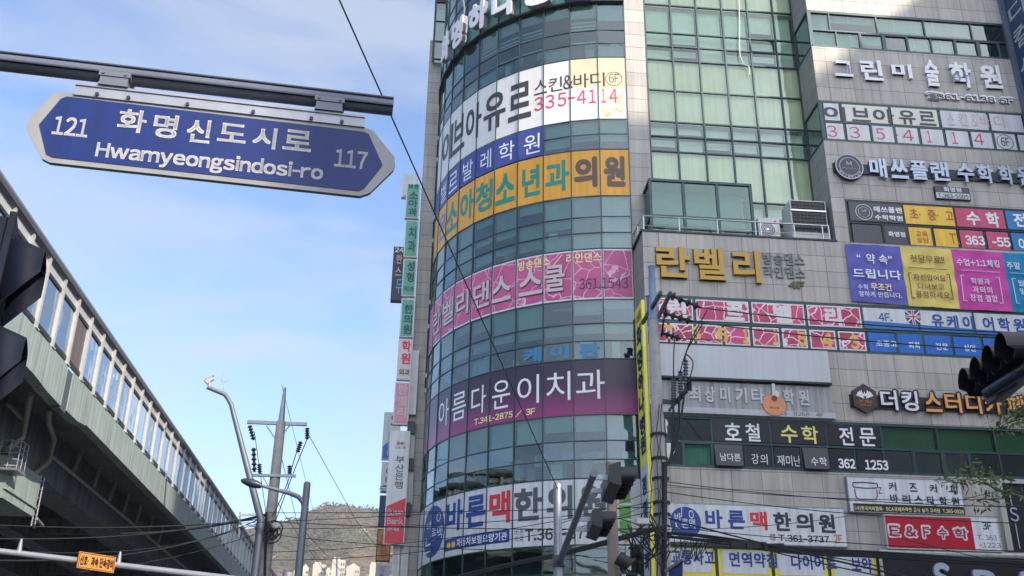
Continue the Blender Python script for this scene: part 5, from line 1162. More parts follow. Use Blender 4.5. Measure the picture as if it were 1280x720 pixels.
for a, b, zl, zr_ in ((Y0, 24.6, 9.5, 9.5), (24.6, 25.6, 9.5, 9.42), (25.6, 26.85, 9.42, 9.40), (27.35, 28.4, 9.43, 9.44), (28.4, 29.2, 9.44, 9.54), *[(29.2 + i * 2.65 + .008, 29.2 + (i + 1) * 2.65 - .008, 9.57, 9.57) for i in range(33)]):
    eb_.hexa([(-9.3, a, zl), (-9.0, a, zl), (-9.0, b, zr_), (-9.3, b, zr_), (-9.3, a, 10.5), (-9.0, a, 10.5), (-9.0, b, 10.5), (-9.3, b, 10.5)])
part('edge_beam', eb_, GRP, t)
part('joint_cover', MB().box((-9.25, 26.85, 9.35), (-9.02, 27.35, 10.45)), mat('joint_dark', S(84, 92, 104), .5, .3, .15, 3), t)
part('edge_beam', MB().box((-24.7, Y0, 9.5), (-25, Y1, 10.5)), GRP, t)
for x0, x1 in ((-11, -12), (-14.8, -15.5), (-18.6, -19.4), (-22.4, -23.2)):
    mb = MB(); mb.box((x0 - .06, Y0, 8.72), (x0, Y1, 10.26)); mb.box((x1 + .06, Y0, 8.72), (x1, Y1, 10.26)); mb.box((x0 + .05, Y0, 8.66), (x1 - .05, Y1, 8.72))
    for y in range(-20, 116, 4): mb.box((x0, y - .01, 8.72), (x0 + .045, y + .01, 9.72)) if False else None
    part('girder', mb, GIR, t)
for y in range(2, 116, 6): part('cross_beam', MB().box((-12, y - .1, 9.0), (-14.8, y + .1, 9.6)), GIR, t); part('cross_beam', MB().box((-15.5, y - .1, 9.0), (-18.6, y + .1, 9.6)), GIR, t)
for yc in (29.6, 74.0):
    mb = MB(); mb.box((-10.5, yc - 1.3, 7.25), (-23.8, yc + 1.3, 8.4)); mb.box((-10.45, yc - 1.34, 7.48), (-10.5, yc + 1.34, 7.52)); part('pier_cap', mb, GRP, t)
    mb = MB(); mb.box((-14.5, yc - 1.2, 0), (-19.5, yc + 1.2, 7.24)); part('pier_column', mb, SOF, t)
    mb = MB()
    for y in (yc + 1.42, yc + 1.7): mb.tube([(-10.55, y, 7.0), (-10.55, y, 8.5)], .025, 6)
    for i in range(6): mb.tube([(-10.55, yc + 1.36, 7.1 + i * .25), (-10.55, yc + 1.74, 7.1 + i * .25)], .018, 6)
    mb.tube([(-10.4, yc + 1.3, 7.2), (-10.4, yc + 1.9, 7.12)], .05, 6); part('ladder', mb, STEEL, t)
    mb = MB()
    for i in range(5):
        z = 8.05 + i * .17; mb.tube([(-10.7, yc - 1.6, z), (-10.2, yc - 1.6, z), (-10.2, yc - 1.0, z)], .014, 6)
    for q in ((-10.2, yc - 1.6), (-10.2, yc - 1.3), (-10.2, yc - 1.0), (-10.45, yc - 1.6), (-10.7, yc - 1.6)): mb.tube([(*q, 7.98), (*q, 8.75)], .014, 6)
    mb.box((-10.75, yc - 1.65, 7.92), (-10.16, yc - .95, 7.98)); part('access_cage', mb, STEEL, t)
# drain pipes: from the soffit down the outer girder
def pts_b(lst): return [(-x, *BRG.plane_x(px, py, -x)) for px, py, x in lst]
DR = mat('drain_pipe', (.50, .48, .44), .45, .3, .15, 4, .2)
mb = MB().tube(pts_b([(62, 512, 10), (61, 528, 10.1), (68, 549, 10.6), (66, 556, 10.7), (62, 573, 10.8), (61, 577, 10.8), (43, 592, 10.9)]), .075, 8); part('drain_pipe', mb, DR, t)
mb = MB().tube(pts_b([(39, 493, 10), (35, 513, 10.3), (31, 532, 10.6), (28, 547, 10.8), (9, 562, 10.9)]), .075, 8); mb.tube(pts_b([(9, 505, 10.8), (32, 527, 10.62)]), .06, 8); part('drain_pipe', mb, DR, t)
for i, (px, py) in enumerate([(102, 549), (125, 572), (144, 590), (161, 605), (176, 620), (191, 632), (204, 643)]):
    y, z = BRG.plane_x(px, py, -10.78)
    part('drain_pipe', MB().tube([(-10.72, y, 10.25), (-10.72, y, 10.1), (-10.8, y - .05, 9.5)], .075, 8), DR, t)
a, b = BRG.plane_x(67, 567, -10.9), BRG.plane_x(250, 697, -10.9)
part('collector_pipe', MB().tube([(-10.92, a[0], 9.46), (-10.92, Y1, 9.46)], .07, 8), DR, t)
mb = MB()
for i in range(60): mb.tube([(-10.86, a[0] + .8 + i * 1.1, 9.5), (-10.8, a[0] + .8 + i * 1.1, 9.68)], .02, 5); mb.tube([(-9.9, a[0] + .3 + i * 1.5, 10.25), (-9.9, a[0] + .3 + i * 1.5, 10.08)], .03, 5) if i % 2 else None
part('pipe_hanger', mb, STEEL, t)

t = thing('noise_barrier', 'transparent noise barrier with pale posts and dark rounded cap along the bridge edge', 'noise barrier', BRG, (-9.1, 40, 10.5))
POST = mat('barrier_post', (.44, .46, .48), .45, .2, .1, 5, .1)
ys = [22.80 + 1.325 * i for i in range(-12, 70)]
def postmesh(y):
    mb = MB(); mb.box((-9.02, y - .05, 10.5), (-9.16, y + .05, 12.4)); mb.box((-9.0, y - .055, 10.5), (-9.02, y + .055, 12.4)); mb.box((-8.97, y - .12, 10.5), (-9.2, y + .12, 10.53)); return mb
for y in ys: part('post', postmesh(y), POST, t)
BAR_G = glass_mat('barrier_glass', (.50, .56, .60), .06, 1.1, .02, .3, (.8, .85, .85))
g = MB(); fr = MB(); tp = MB()
for i, (a, b) in enumerate(zip(ys, ys[1:])):
    j = random.uniform(-.012, .012); k = random.uniform(-.012, .012)
    g.quad((-9.09 + j, a + .07, 10.72), (-9.09 - j, b - .07, 10.72), (-9.09 + k, b - .07, 12.05), (-9.09 - k, a + .07, 12.05), 1 if i == 3 + 12 else random.choice((0, 0, 2, 3)))
    fr.box((-9.06, a + .055, 10.62), (-9.13, b - .055, 10.74)); fr.box((-9.06, a + .055, 12.02), (-9.13, b - .055, 12.12))
    tp.box((-9.08, a + .055, 12.12), (-9.11, b - .055, 12.4))
part('glass_panel', g, [BAR_G, mat('panel_brown_grey', S(96, 92, 94), .6, 0, .15, 6, .2), glass_mat('barrier_glass_dusty', (.40, .46, .50), .10, 1.2, .08, .5, (.75, .78, .76)), glass_mat('barrier_glass_clear', (.58, .64, .68), .05, 1.1, .02, .2)], t); part('panel_frame', fr, mat('barrier_frame', S(48, 50, 54), .5, .2), t); part('top_panel', tp, mat('barrier_top_panel', (.38, .41, .44), .4, 0, .06, 2), t)
mb = MB(); n = 8; prof = [(-9.1 + .17 * math.cos(a), 12.52 + .16 * math.sin(a)) for a in [2 * math.pi * i / 10 for i in range(10)]]
y = Y0
while y < Y1:
    mb.prism([(x, y, z) for x, z in prof], (0, 3.96, 0)); y += 3.975
part('cap_rail', mb, mat('cap_rail_grey', S(112, 114, 124), .35, .4, .1, 2), t)
# things standing on the deck seen through the panes
t = thing('road_gantry', 'steel truss frame on the bridge deck seen through the noise barrier', 'gantry', BRG, (-15, 34, 10.2))
mb = MB()
for x in (-11, -14): mb.tube([(x, 34, 10.2), (x, 34, 14)], .1, 8) if False else mb.tube([(x, 34, 10.2), (x, 34, 12.3)], .1, 8)
for z in (11.2, 12.2): mb.tube([(-11, 34, z), (-19, 34, z)], .06, 6)
for i in range(8): mb.tube([(-11 - i, 34, 11.2 + (i % 2)), (-12 - i, 34, 12.2 - (i % 2))], .04, 6)
part('truss', mb, GREYP, t)

# ------------------------------------------------------------------ street name sign on its arm
pL, pR = at(33, 158, 5.42), at(494, 205, 5.13)
SGA = math.atan2(pR.y - pL.y, pR.x - pL.x)
SG = Frame((pL.x, pL.y, 0), SGA)
def sp2(px, py, y=0.0): x, z = SG.plane(px, py, y); return (x, z)
outer = [sp2(*q) for q in [(33, 158), (36, 148), (66, 118), (78, 115), (455, 159), (466, 163), (493, 196), (494, 206), (492, 212), (462, 241), (450, 245), (62, 203), (52, 198), (35, 165)]]
inner = [sp2(*q) for q in [(49, 156), (76, 124), (84, 121), (455, 165), (461, 168), (478, 206), (476, 210), (455, 236), (448, 239), (66, 197), (58, 193)]]
t = thing('street_name_sign', 'blue arrow ended street name sign with white lettering hanging from the dark arm', 'sign', SG, (1.0, 0, sp2(250, 230)[1]))
part('backplate', MB().prism([(x, 0, z) for x, z in outer], (0, .03, 0)), mat('sign_edge_grey', (.26, .27, .285), .5, .2, .10, 3, .12), t)
part('blue_face', MB().prism([(x, -.004, z) for x, z in inner], (0, .0035, 0)), mat('reflective_blue', S(8, 38, 106), .42, 0, .16, 2.2, .16, .05, 120, spec=.35), t)
def sgt(mb, body, quadpx, bold):
    (x0, y0), (x1, y1), (x2, y2), (x3, y3) = quadpx   # TL TR BR BL
    a, b, c, d = sp2(x0, y0), sp2(x1, y1), sp2(x2, y2), sp2(x3, y3)
    u0, u1 = (a[0] + d[0]) / 2, (b[0] + c[0]) / 2; z1, z0 = (a[1] + b[1]) / 2, (c[1] + d[1]) / 2
    mb.text(body, lambda x, y, dd: (u0 + (u1 - u0) * x, -.0065, z0 + (z1 - z0) * y), bold)
mb = MB()
SW = mat('reflective_white', (.62, .63, .65), .4, 0, .04, 40)
for ch, q in zip('화명신도시로', [((150, 136), (185, 140), (181, 168), (146, 164)), ((194, 142), (224, 146), (220, 175), (190, 171)), ((236, 148), (265, 152), (262, 181), (232, 177)), ((274, 153), (310, 158), (306, 181), (272, 176)), ((318, 158), (347, 162), (344, 188), (315, 184)), ((356, 161), (391, 166), (388, 191), (353, 187))]): sgt(mb, ch, q, .03)
sgt(mb, 'Hwamyeongsindosi-ro', ((123, 175), (406, 209), (401, 233), (118, 199)), .035)
sgt(mb, '121', ((68, 145), (113, 150), (109, 173), (66, 168)), .025); sgt(mb, '117', ((420, 187), (461, 191), (457, 213), (417, 208)), .025); part('lettering', mb, SW, t)
mb = MB(); x0, z0 = sp2(94, 113); x1, z1 = sp2(456, 153)
zt = sp2(262, 127)[1]; mb.box((x0, -.012, zt - .06), (x1, .05, zt + .0)); mb.box((x0, -.02, zt + .0), (x1, .06, zt + .014)); part('hanger_channel', mb, STEEL, t)
mb = MB()
for px in (121, 161, 236, 319, 392, 430): u, _ = sp2(px, 125); mb.disc((u, -.012, zt - .045), (1, 0, 0), (0, 0, 1), .011, (0, -.012, 0), 8)
part('rivet', mb, DARKP, t)
t = thing('mast_arm', 'dark grey horizontal arm on a roadside post carrying the blue street name sign', 'mast arm', SG, (-1.6, .05, 0))
za = (sp2(250, 100)[1] + sp2(250, 98)[1]) / 2; xe = sp2(492, 128)[0]; r_ = .058
mb = MB().tube([(-1.6, .05, za), (xe, .05, za)], r_, 14); part('arm', mb, GREYP, t)
for z_ in (.02, -.03): part('arm_rib', MB().box((-1.6, .05 - r_ - .006, za + z_ - .004), (xe - .002, .05 - r_ + .012, za + z_ + .004)), DARKP, t)
mb = MB(); mb.tube([(-1.6, .05, 0), (-1.6, .05, za + .5)], [.1, .08], 14); part('post', mb, GREYP, t)
for px, py in ((143, 106), (411, 139)):
    u, _ = sp2(px, py); mb = MB(); mb.box((u - .075, -.03, zt + .016), (u + .075, .1, za - r_ + .01)); mb.box((u - .085, -.036, za - r_ - .012), (u + .085, .105, za - r_ + .02)); mb.box((u - .08, -.034, zt + .014), (u + .08, .07, zt + .03))
    for s_ in (-.06, .06): mb.disc((u + s_, -.036, za - r_ + .004), (1, 0, 0), (0, 0, 1), .008, (0, -.008, 0), 8)
    part('bracket', mb, GREYP, t)

# ------------------------------------------------------------------ traffic signals
BLK = mat('signal_black', S(24, 26, 32), .45, 0, .1, 3); LENS = mat('lens_dark', (.03, .035, .03), .15)
def hood(mb, c, f, r, L, mi=0):
    """open visor tube round centre c facing f (horizontal unit vector)"""
    f = Vector(f); s_ = Vector((0, 0, 1)).cross(f); up = Vector((0, 0, 1)); c = Vector(c); n = 24; vs = []
    for k in range(n + 1):
        a = R(-60) + R(300) * k / n; p = s_ * math.cos(a) * r + up * math.sin(a) * r; q = p * .96
        cutd = L * (1 if math.sin(a) > -.2 else .75)
        vs += [c + p, c + p + f * cutd, c + q + f * cutd, c + q]
    fs = []
    for k in range(n):
        a, b = 4 * k, 4 * k + 4
        for i in range(4): fs.append((a + i, a + (i + 1) % 4, b + (i + 1) % 4, b + i))
    mb.add(vs, fs, mi)
def signal(name, label, c, rowdir, lamps, pitch, r, frame_, L=.26, lit=None):
    """horizontal signal: c = world centre, rowdir = direction along the lamps, lenses face rowdir turned clockwise"""
    rd = Vector(rowdir).normalized(); rz = math.atan2(rd.y, rd.x); Fm = Frame((c[0], c[1], 0), rz)
    t = thing(name, label, 'traffic light', Fm, (0, 0, c[2])); z = c[2]; W_ = lamps * pitch + .04
    mb = MB(); h = r + .035
    mb.prism([(-W_ / 2, .16, z - h * .7), (-W_ / 2, .0, z - h), (-W_ / 2, -.03, z - h), (-W_ / 2, -.03, z + h), (-W_ / 2, .0, z + h), (-W_ / 2, .16, z + h * .7)], (W_, 0, 0)); part('housing', mb, BLK, t)
    for i in range(lamps):
        x = (i - (lamps - 1) / 2) * pitch
        mb = MB(); hood(mb, (x, -.03, z), (0, -1, 0), r, L); part('visor', mb, BLK, t)
        part('lens', MB().disc((x, -.03, z), (1, 0, 0), (0, 0, 1), r * .93, (0, -.02, 0), 24), LENS if lit != i else mat('lens_red', (.25, .01, .01), .2), t)
    return t, Fm
# centre: two heads on a mast arm that reaches toward the viewer
a0, a1 = Vector((1.24, 25.05, 5.4)), Vector((1.32, 15.7, 5.4))
t = thing('signal_mast', 'grey steel post with long signal arm toward the viewer, before the white clinic band', 'signal post', WLD, (1.24, 24.6, 0))
mb = MB().tube([(1.18, 24.17, 0), (1.16, 24.17, 7.1)], [.13, .095], 16); part('post', mb, STEEL, t)
part('post_cap', MB().tube([(1.16, 24.17, 7.08), (1.16, 24.17, 7.18), (1.16, 24.17, 7.22)], [.105, .1, .03], 14), STEEL, t)
mb = MB().tube([(1.2, 24.3, 5.38), a1], [.075, .055], 12); mb.tube([a1, a1 + Vector((0, -.03, 0))], .062, 12); part('arm', mb, GREYP, t)
part('clamp', MB().box((1.05, 24.0, 5.25), (1.3, 24.42, 5.5)), DARKP, t)
mb = MB()
for y, dx in ((15.95, .3), (16.9, .3), (19.3, .3), (20.3, .3)): mb.bar((1.3, y, 5.4), (1.3 + dx, y, 5.4), .05, .08)
part('bracket', mb, STEEL, t)
signal('traffic_signal', 'nearer black signal head seen from behind at the end of the centre arm', (1.72, 16.45, 5.42), (0, 1, 0), 4, .345, .15, None, .27)
signal('traffic_signal', 'farther black signal head on the centre arm, just below the nearer head', (1.72, 19.8, 5.40), (0, 1, 0), 4, .345, .15, None, .27)
cl_ = [at(1226, 478, 10.6), at(1283, 438, 9.6)]
cc = (cl_[0] + cl_[1]) / 2; cc.z = 4.86; cc.x += .10
rd = (cl_[1] - cl_[0]); rd.z = 0
signal('traffic_signal', 'black four lamp signal at the right edge before the study cafe letters', cc, rd, 4, .32, .142, None, .26, lit=None)
t = thing('signal_mast', 'dark signal arm reaching in from the right edge behind the black signal', 'signal post', WLD, at(1500, 420, 9.0) * Vector((1, 1, 0)) if False else (6.9, 8.6, 0))
e0 = at(1233, 492, 10.2); e1 = at(1300, 462, 9.6); far = e0 + (e1 - e0) * 4; far.z = e0.z + .25
part('arm', MB().tube([e0, far], [.05, .075], 12), DARKP, t)
mb = MB().tube([(far.x, far.y, 0), (far.x, far.y, far.z + .4)], .12, 14); part('post', mb, DARKP, t)
mb = MB().bar(cc + Vector((0, 0, -.16)), Vector((e0.x + .1, e0.y - .0, e0.z)), .05, .05); part('bracket', mb, DARKP, t)
# pedestrian signal close at the left edge
pc = at(-24, 374, 3.9); Fm = Frame((pc.x, pc.y, 0), R(112))
t = thing('pedestrian_signal', 'dark blue pedestrian signal seen from its side at the left edge', 'traffic light', Fm, (0, 0, pc.z - .3))
PB = mat('signal_navy', S(13, 22, 42), .7, 0, .25, 9, .2, spec=.2)
zc = pc.z
mb = MB(); mb.prism([(-.15, .07, zc - .40), (-.15, -.045, zc - .40), (-.15, -.045, zc + .27), (-.15, .07, zc + .27)], (.30, 0, 0)); part('housing', mb, PB, t)
part('housing_edge', MB().box((-.165, -.068, zc - .42), (.165, -.046, zc + .29)), PB, t)
for z, L in ((zc + .09, .115), (zc - .25, .115)):
    mb = MB(); h = .145; w_ = .135; n = 12; vs = []
    for i in range(n + 1):
        q = math.pi * i / n; x = -w_ * math.copysign(abs(math.cos(q)) ** .45, math.cos(q)); y0 = h * math.sin(q) ** .45 if 0 < i < n else 0
        zl = z + y0 if 0 < i < n else z - h
        vs += [(x, -.068, zl), (x * .96, -.068 - L, z + (y0 * .72 if 0 < i < n else .0)), (x * .93, -.068 - L, z + (y0 * .69 if 0 < i < n else .0)), (x * .96, -.068, zl - .005)]
    mb.add(vs, [(4 * i + a, 4 * i + (a + 1) % 4, 4 * i + 4 + (a + 1) % 4, 4 * i + 4 + a) for i in range(n) for a in range(4)], 0, True)
    part('visor', mb, PB, t); part('lens', MB().box((-.12, -.072, z - .12), (.12, -.0685, z + .12)), LENS, t)
for z in (zc + .22, zc - .05, zc - .34): part('hinge', MB().tube([(-.17, .02, z - .03), (-.17, .02, z + .03)], .014, 8), DARKP, t)
t = thing('signal_post', 'roadside steel post of the pedestrian signal just outside the left edge', 'signal post', Fm, (0, .3, 0))
part('post', MB().tube([(0, .25, 0), (0, .25, zc + .8)], .06, 12), DARKP, t); part('bracket', MB().box((-.03, .07, zc - .2), (.03, .22, zc - .12)), DARKP, t)

# yellow enforcement sign on a thin mast under the bridge
A = at(-60, 682, 24); Bp = at(255, 719.5, 27)
A.z = Bp.z = (A.z + Bp.z) / 2
def onmast(px): # point of the mast above a picture column
    best = min((abs((lambda q: 640 + F_PX * (q.dot(RIGHT)) / (q.dot(FWD)))(A.lerp(Bp, i / 200) - Vector((0, 0, EYE))) - px), i) for i in range(201))[1]; return A.lerp(Bp, best / 200)
A = at(-60, 682, 22.0); Bp = at(262, 720, 25.2)
t = thing('signal_mast', 'thin pale mast arm under the bridge carrying the small amber sign', 'mast arm', WLD, (Bp.x + 4, Bp.y + .6, 0))
ext_ = Bp + (Bp - A) * .4
part('arm', MB().tube([A, ext_], [.055, .08], 12), mat('mast_pale', (.22, .24, .28), .5, .3, .1, 4), t)
part('post', MB().tube([(ext_.x, ext_.y, 0), (ext_.x, ext_.y, ext_.z + .3)], .14, 12), mat('mast_pale', (.22, .24, .28), .5, .3, .1, 4), t)
mb = MB()
for px in (23.5, 147): q = onmast(px); mb.tube([q, q + Vector((0, 0, .28))], [.06, .025], 8)
part('insulator', mb, mat('mast_pale', (.22, .24, .28), .5, .3, .1, 4), t)
q = onmast(120); YS = Frame((q.x, q.y, 0), math.atan2(Bp.y - A.y, Bp.x - A.x))
sx, sz = YS.plane(120.5, 703, -.1); hw, hh = .43, .165
t = thing('enforcement_sign', 'small amber sign with dark Korean lettering on the thin mast under the bridge', 'sign', YS, (sx, -.1, sz - hh))
part('board', MB().box((sx - hw, -.12, sz - hh), (sx + hw, -.08, sz + hh)), mat('sign_amber', S(178, 120, 44), .5, 0, .05, 4), t)
mb = MB()
for z in (sz - hh + .015, sz + hh - .025): mb.box((sx - hw + .015, -.124, z), (sx + hw - .015, -.1205, z + .012))
for x in (sx - hw + .015, sx + hw - .027): mb.box((x, -.124, sz - hh + .03), (x + .012, -.1205, sz + hh - .03))
mb.text('신호·과속 단속장비', lambda x, y, d: (sx - hw * .9 + 1.8 * hw * x, -.124, sz - .1 + .2 * y), .05); part('lettering', mb, mat('lettering_dark_red', S(60, 30, 30), .6), t)

# ------------------------------------------------------------------ poles and wires
def pole(name, label, bx, by, h, r0, r1, M, cat='utility pole', n=16):
    t = thing(name, label, cat, WLD, (bx, by, 0))
    mb = MB().tube([(bx, by, -.1), (bx, by, h)], [r0, r1], n); part('shaft', mb, M, t); return t
INS = mat('insulator_dark', S(40, 42, 50), .35); PORC = mat('insulator_grey', S(92, 92, 100), .35)
def sheds(mb, a, b, n, r0, r1):
    a = Vector(a); b = Vector(b); pts = []; rs = []
    for i in range(n):
        for f, r in ((0, r0), (.35, r1), (.5, r1), (.6, r0)): pts.append(a.lerp(b, (i + f) / n)); rs.append(r)
    pts.append(b); rs.append(r0); mb.tube(pts, rs, 10)
def cat_pts(a, b, sag, n=14): a = Vector(a); b = Vector(b); return [a.lerp(b, i / n) - Vector((0, 0, sag * 4 * (i / n) * (1 - i / n))) for i in range(n + 1)]
WN = 0
def wire(a, b, sag=.15, r=.012, label=None, group='thin overhead wires', name='overhead_wire'):
    p = cat_pts(a, b, sag); c = p[0]
    return solo(name, MB().tube(p, r, 5), WIRE, WLD, c, label or 'thin dark wire among the many strung across the junction', 'wire', None if label else group)
def curve(pts, r, label, name='cable', M=None, group=None):
    pts = [Vector(p) for p in pts]; out = []
    for i in range(len(pts) - 1):
        p0, p1, p2, p3 = pts[max(i - 1, 0)], pts[i], pts[i + 1], pts[min(i + 2, len(pts) - 1)]
        for j in range(6):
            u = j / 6; out.append(.5 * ((2 * p1) + (p2 - p0) * u + (2 * p0 - 5 * p1 + 4 * p2 - p3) * u * u + (3 * p1 - p0 - 3 * p2 + p3) * u ** 3))
    out.append(pts[-1])
    return solo(name, MB().tube(out, r, 6), M or WIRE, WLD, pts[0], label, 'cable', group)

# left concrete pole with crossarms
t = pole('utility_pole', 'tall concrete pole with two crossarms beside the bridge on the left', -9.0, 38.95, 12.9, .27, .185, CONC)
UP = Vector((-9.0, 38.95, 0)); HD = 40.0
part('top_pin', MB().tube([UP + Vector((0, 0, 12.85)), UP + Vector((0, 0, 14.3))], [.13, .05], 10), STEEL, t)
c1, c2_ = at(309, 527.5, HD), at(384, 530.5, HD)
mb = MB().bar(c1, c2_, .12, .13); mb.bar(at(333, 532, HD), at(347, 553, HD), .04, .05); mb.bar(at(362, 532, HD), at(348, 550, HD), .04, .05); part('crossarm', mb, STEEL, t)
d1, d2 = at(315, 594, HD - .2), at(370, 595, HD - .2); part('crossarm', MB().bar(d1, d2, .1, .1), STEEL, t)
for (x0, y0, x1, y1) in ((312, 532, 317, 550), (384, 535, 384, 549), (317, 560, 318, 590), (324, 580, 325, 594), (362, 582, 362, 594), (372, 565, 376, 552)):
    mb = MB(); sheds(mb, at(x0, y0, HD - .1), at(x1, y1, HD - .1), 5, .05, .1); part('insulator', mb, INS, t)
mb = MB()
for i in range(9): a_ = i * 2.4; r_ = .2 + .08 * (i % 3); c = UP + Vector((.2 * math.cos(a_), -.25, 8.55 + .07 * (i % 5) - .1)); mb.ring(c, (1, 0, 0), (0, .3, .95), r_ - .02, r_ + .02, (0, -.05, 0), 16)
part('cable_coil', mb, WIRE, t)
mb = MB()
for s_ in (0, .35): mb.tube([at(342 + s_ * 6, 655 - 1, HD - .5), at(345 + s_ * 6, 660, HD - .5)], .12, 10)
part('insulator', mb, mat('porcelain_white', (.6, .6, .6), .3), t)
sd = MB().tube([at(333, 640, HD - .3), at(331, 720, HD - .3)], .05, 6); part('riser_cable', sd, WIRE, t)
# CCTV mast
t = thing('cctv_mast', 'bent grey steel mast with a small camera at its tip, left of the concrete pole', 'camera mast', WLD, (-9.35, 36.4, 0))
HC = 37.6
p0, p1, p2, p3, p4 = at(321, 720, HC), at(326, 650, HC), at(289, 506, HC), at(281, 493, HC), at(259, 484, HC)
b0 = Vector((p0.x, p0.y, 0)); b1 = Vector((p0.x, p0.y, p1.z)); b0.x = b1.x = p1.x
mb = MB().tube([b0, b1, p2, p2.lerp(p3, .5) + Vector((0, 0, .03)), p3, p4], [.16, .14, .085, .08, .08, .075], 12); part('pole', mb, GREYL, t)
mb = MB().bar(at(257, 478, HC), at(266, 472, HC), .16, .18); mb.tube([at(261.5, 484, HC), at(261.5, 476, HC)], .06, 8); mb.bar(at(256, 474.5, HC), at(267, 469.5, HC), .2, .03); part('camera', mb, mat('camera_white', (.3, .3, .32), .5), t)
mb = MB().tube([at(279.5, 492, HC), at(279.5, 466, HC)], .02, 6); mb.tube([at(275.5, 474, HC), at(279.5, 478, HC), at(284, 476, HC)], .015, 6); part('lightning_rod', mb, STEEL, t)
mb = MB()
for z in (622, 636): mb.bar(at(298, z + 22, HC - .2), at(320, z + 21, HC - .2), .06, .08)
mb.bar(at(300, 640, HC - .2), at(299, 672, HC - .2), .05, .05); part('side_arm', mb, STEEL, t)
# street lamp
t = thing('street_lamp', 'grey street lamp with one curved arm and flat oval head before the mountain', 'street lamp', WLD, (-7.02, 35.31, 0))
HL = 36.0; top = at(384, 604.5, HL)
part('pole', MB().tube([(top.x, top.y, 0), top, top + Vector((0, 0, .06))], [.16, .12, .08], 14), GREYL, t)
mb = MB().tube([at(381, 640, HL), at(379, 628, HL), at(373, 621, HL), at(362, 616.5, HL), at(324, 606.5, HL)], [.09, .09, .085, .08, .05], 10); part('arm', mb, GREYL, t)
a, b = at(327, 607.5, HL), at(301, 600, HL); mb = MB(); n = 9
mb.tube([a.lerp(b, i / n) for i in range(n + 1)], [.05 + .10 * math.sin(math.pi * min(1, (i / n) * .85 + .12)) for i in range(n)] + [.03], 12); part('lamp_head', mb, DARKP, t)
# middle posts
t = pole('utility_pole', 'short brownish concrete pole right behind the centre signal heads', 2.62, 25.87, 8.15, .17, .13, mat('pole_brown', (.24, .20, .17), .9, 0, .2, 4, .2))
mb = MB().tube([at(772, 697, 25.6), at(787, 706, 25.6)], .17, 12); mb.tube([at(785, 704, 25.6), at(787, 706.5, 25.6)], .2, 12); part('splice_closure', mb, RUBBER, t)
mb = MB().box(at(796, 647, 27.5), at(811, 656, 27.7)); solo('junction_box', mb, mat('box_grey', (.5, .5, .5), .5), WLD, at(803, 656, 27.5), 'small pale grey box hung on the cables beside the right concrete pole', 'box')
# right concrete pole with strain insulators and cable risers
RX, RY, RD = 4.30, 28.68, 29.0
t = pole('utility_pole', 'tall concrete pole crowded with cables before the pink window films', RX, RY, 13.3, .23, .155, CONC, n=18)
mb = MB().tube([(RX, RY, 13.28), (RX, RY, 13.55), (RX + .02, RY, 15.0), (RX + .02, RY, 15.06)], [.17, .13, .10, .13], 12); part('steel_cap', mb, mat('cap_zinc', S(120, 140, 165), .5, .4, .1, 4), t)
def rp_(px, py, hd=RD): return at(px, py, hd)
mb = MB(); mb.bar(rp_(803, 404, 30.3), rp_(826, 366, 27.7), .09, .11); mb.bar(rp_(823, 396, 30.3), rp_(838, 366.5, 27.9), .09, .11); part('crossarm', mb, FRAME_D, t)
mb = MB().bar(rp_(806, 368.5), rp_(826, 367), .1, .1); mb.bar(rp_(807, 406), rp_(815, 418), .05, .05); mb.bar(rp_(826, 372), rp_(818, 392), .05, .05); part('brace', mb, STEEL, t)
mb = MB().bar(rp_(832, 385, 28.2), rp_(827, 418, 29.4), .05, .05); part('stay_bar', mb, FRAME_D, t)
for (a, b) in (((838, 369, 27.9), (876, 384.5, 27.8)), ((829, 391, 29), (866, 402, 29)), ((826, 416, 30.1), (851, 423, 30))):
    mb = MB(); sheds(mb, rp_(*a), rp_(*b), 4, .045, .13); part('strain_insulator', mb, INS, t)
mb = MB().bar(rp_(818, 500.5), rp_(845, 503.5), .1, .12); mb.bar(rp_(845, 503.5), rp_(858, 488, 28.7), .1, .1); mb.bar(rp_(836, 514), rp_(846, 500), .07, .07); part('arrester_arm', mb, FRAME_D, t)
for x, y0, y1 in ((842, 474, 500), (850.5, 464, 492), (857, 450, 482), (861.5, 472, 488)):
    mb = MB(); sheds(mb, rp_(x, y0, 28.8), rp_(x, y1, 28.8), 8, .05, .085); part('surge_arrester', mb, PORC if x < 860 else INS, t)
mb = MB(); mb.tube([rp_(831, 578, 28.8), rp_(830, 720, 28.8)], .075, 8); mb.bar(rp_(818, 580), rp_(834, 580.5, 28.8), .1, .06); part('cable_riser', mb, RUBBER, t)
for a in ([(842, 500), (841, 540), (838, 575), (832, 582)], [(850, 492), (846, 540), (836, 578)], [(857, 482), (850, 530), (843, 560), (834, 580)]):
    curve([rp_(x, y, 28.75) for x, y in a], .035, 'black power cable dropping from the arresters down the right concrete pole', 'power_cable', RUBBER, 'power cables on the right pole')
for a in ([(843, 424), (842, 450), (842, 474)], [(884, 388), (866, 420), (855, 448), (850, 466)], [(880, 402), (866, 425), (858, 440), (856, 452)], [(857, 442), (866, 452), (863, 470), (858, 480)]):
    curve([rp_(x, y, 28.7) for x, y in a], .02, 'thin jumper lead looping between the line insulators and the arresters', 'jumper_lead', WIRE, 'jumper leads on the right pole')
mb = MB()
for px in (814, 822, 826): 
    pts = [rp_(px + random.uniform(-2, 2), y, 28.7) for y in range(505, 725, 18)]; mb.tube(pts, .014, 5)
for y in (545, 575, 600, 630, 645, 672): mb.ring((RX, RY, rp_(820, y).z), (1, 0, 0), (0, 1, 0), .19, .25, (0, 0, .06), 16)
part('lashed_cable', mb, WIRE, t)
random.seed(5)
mb = MB()
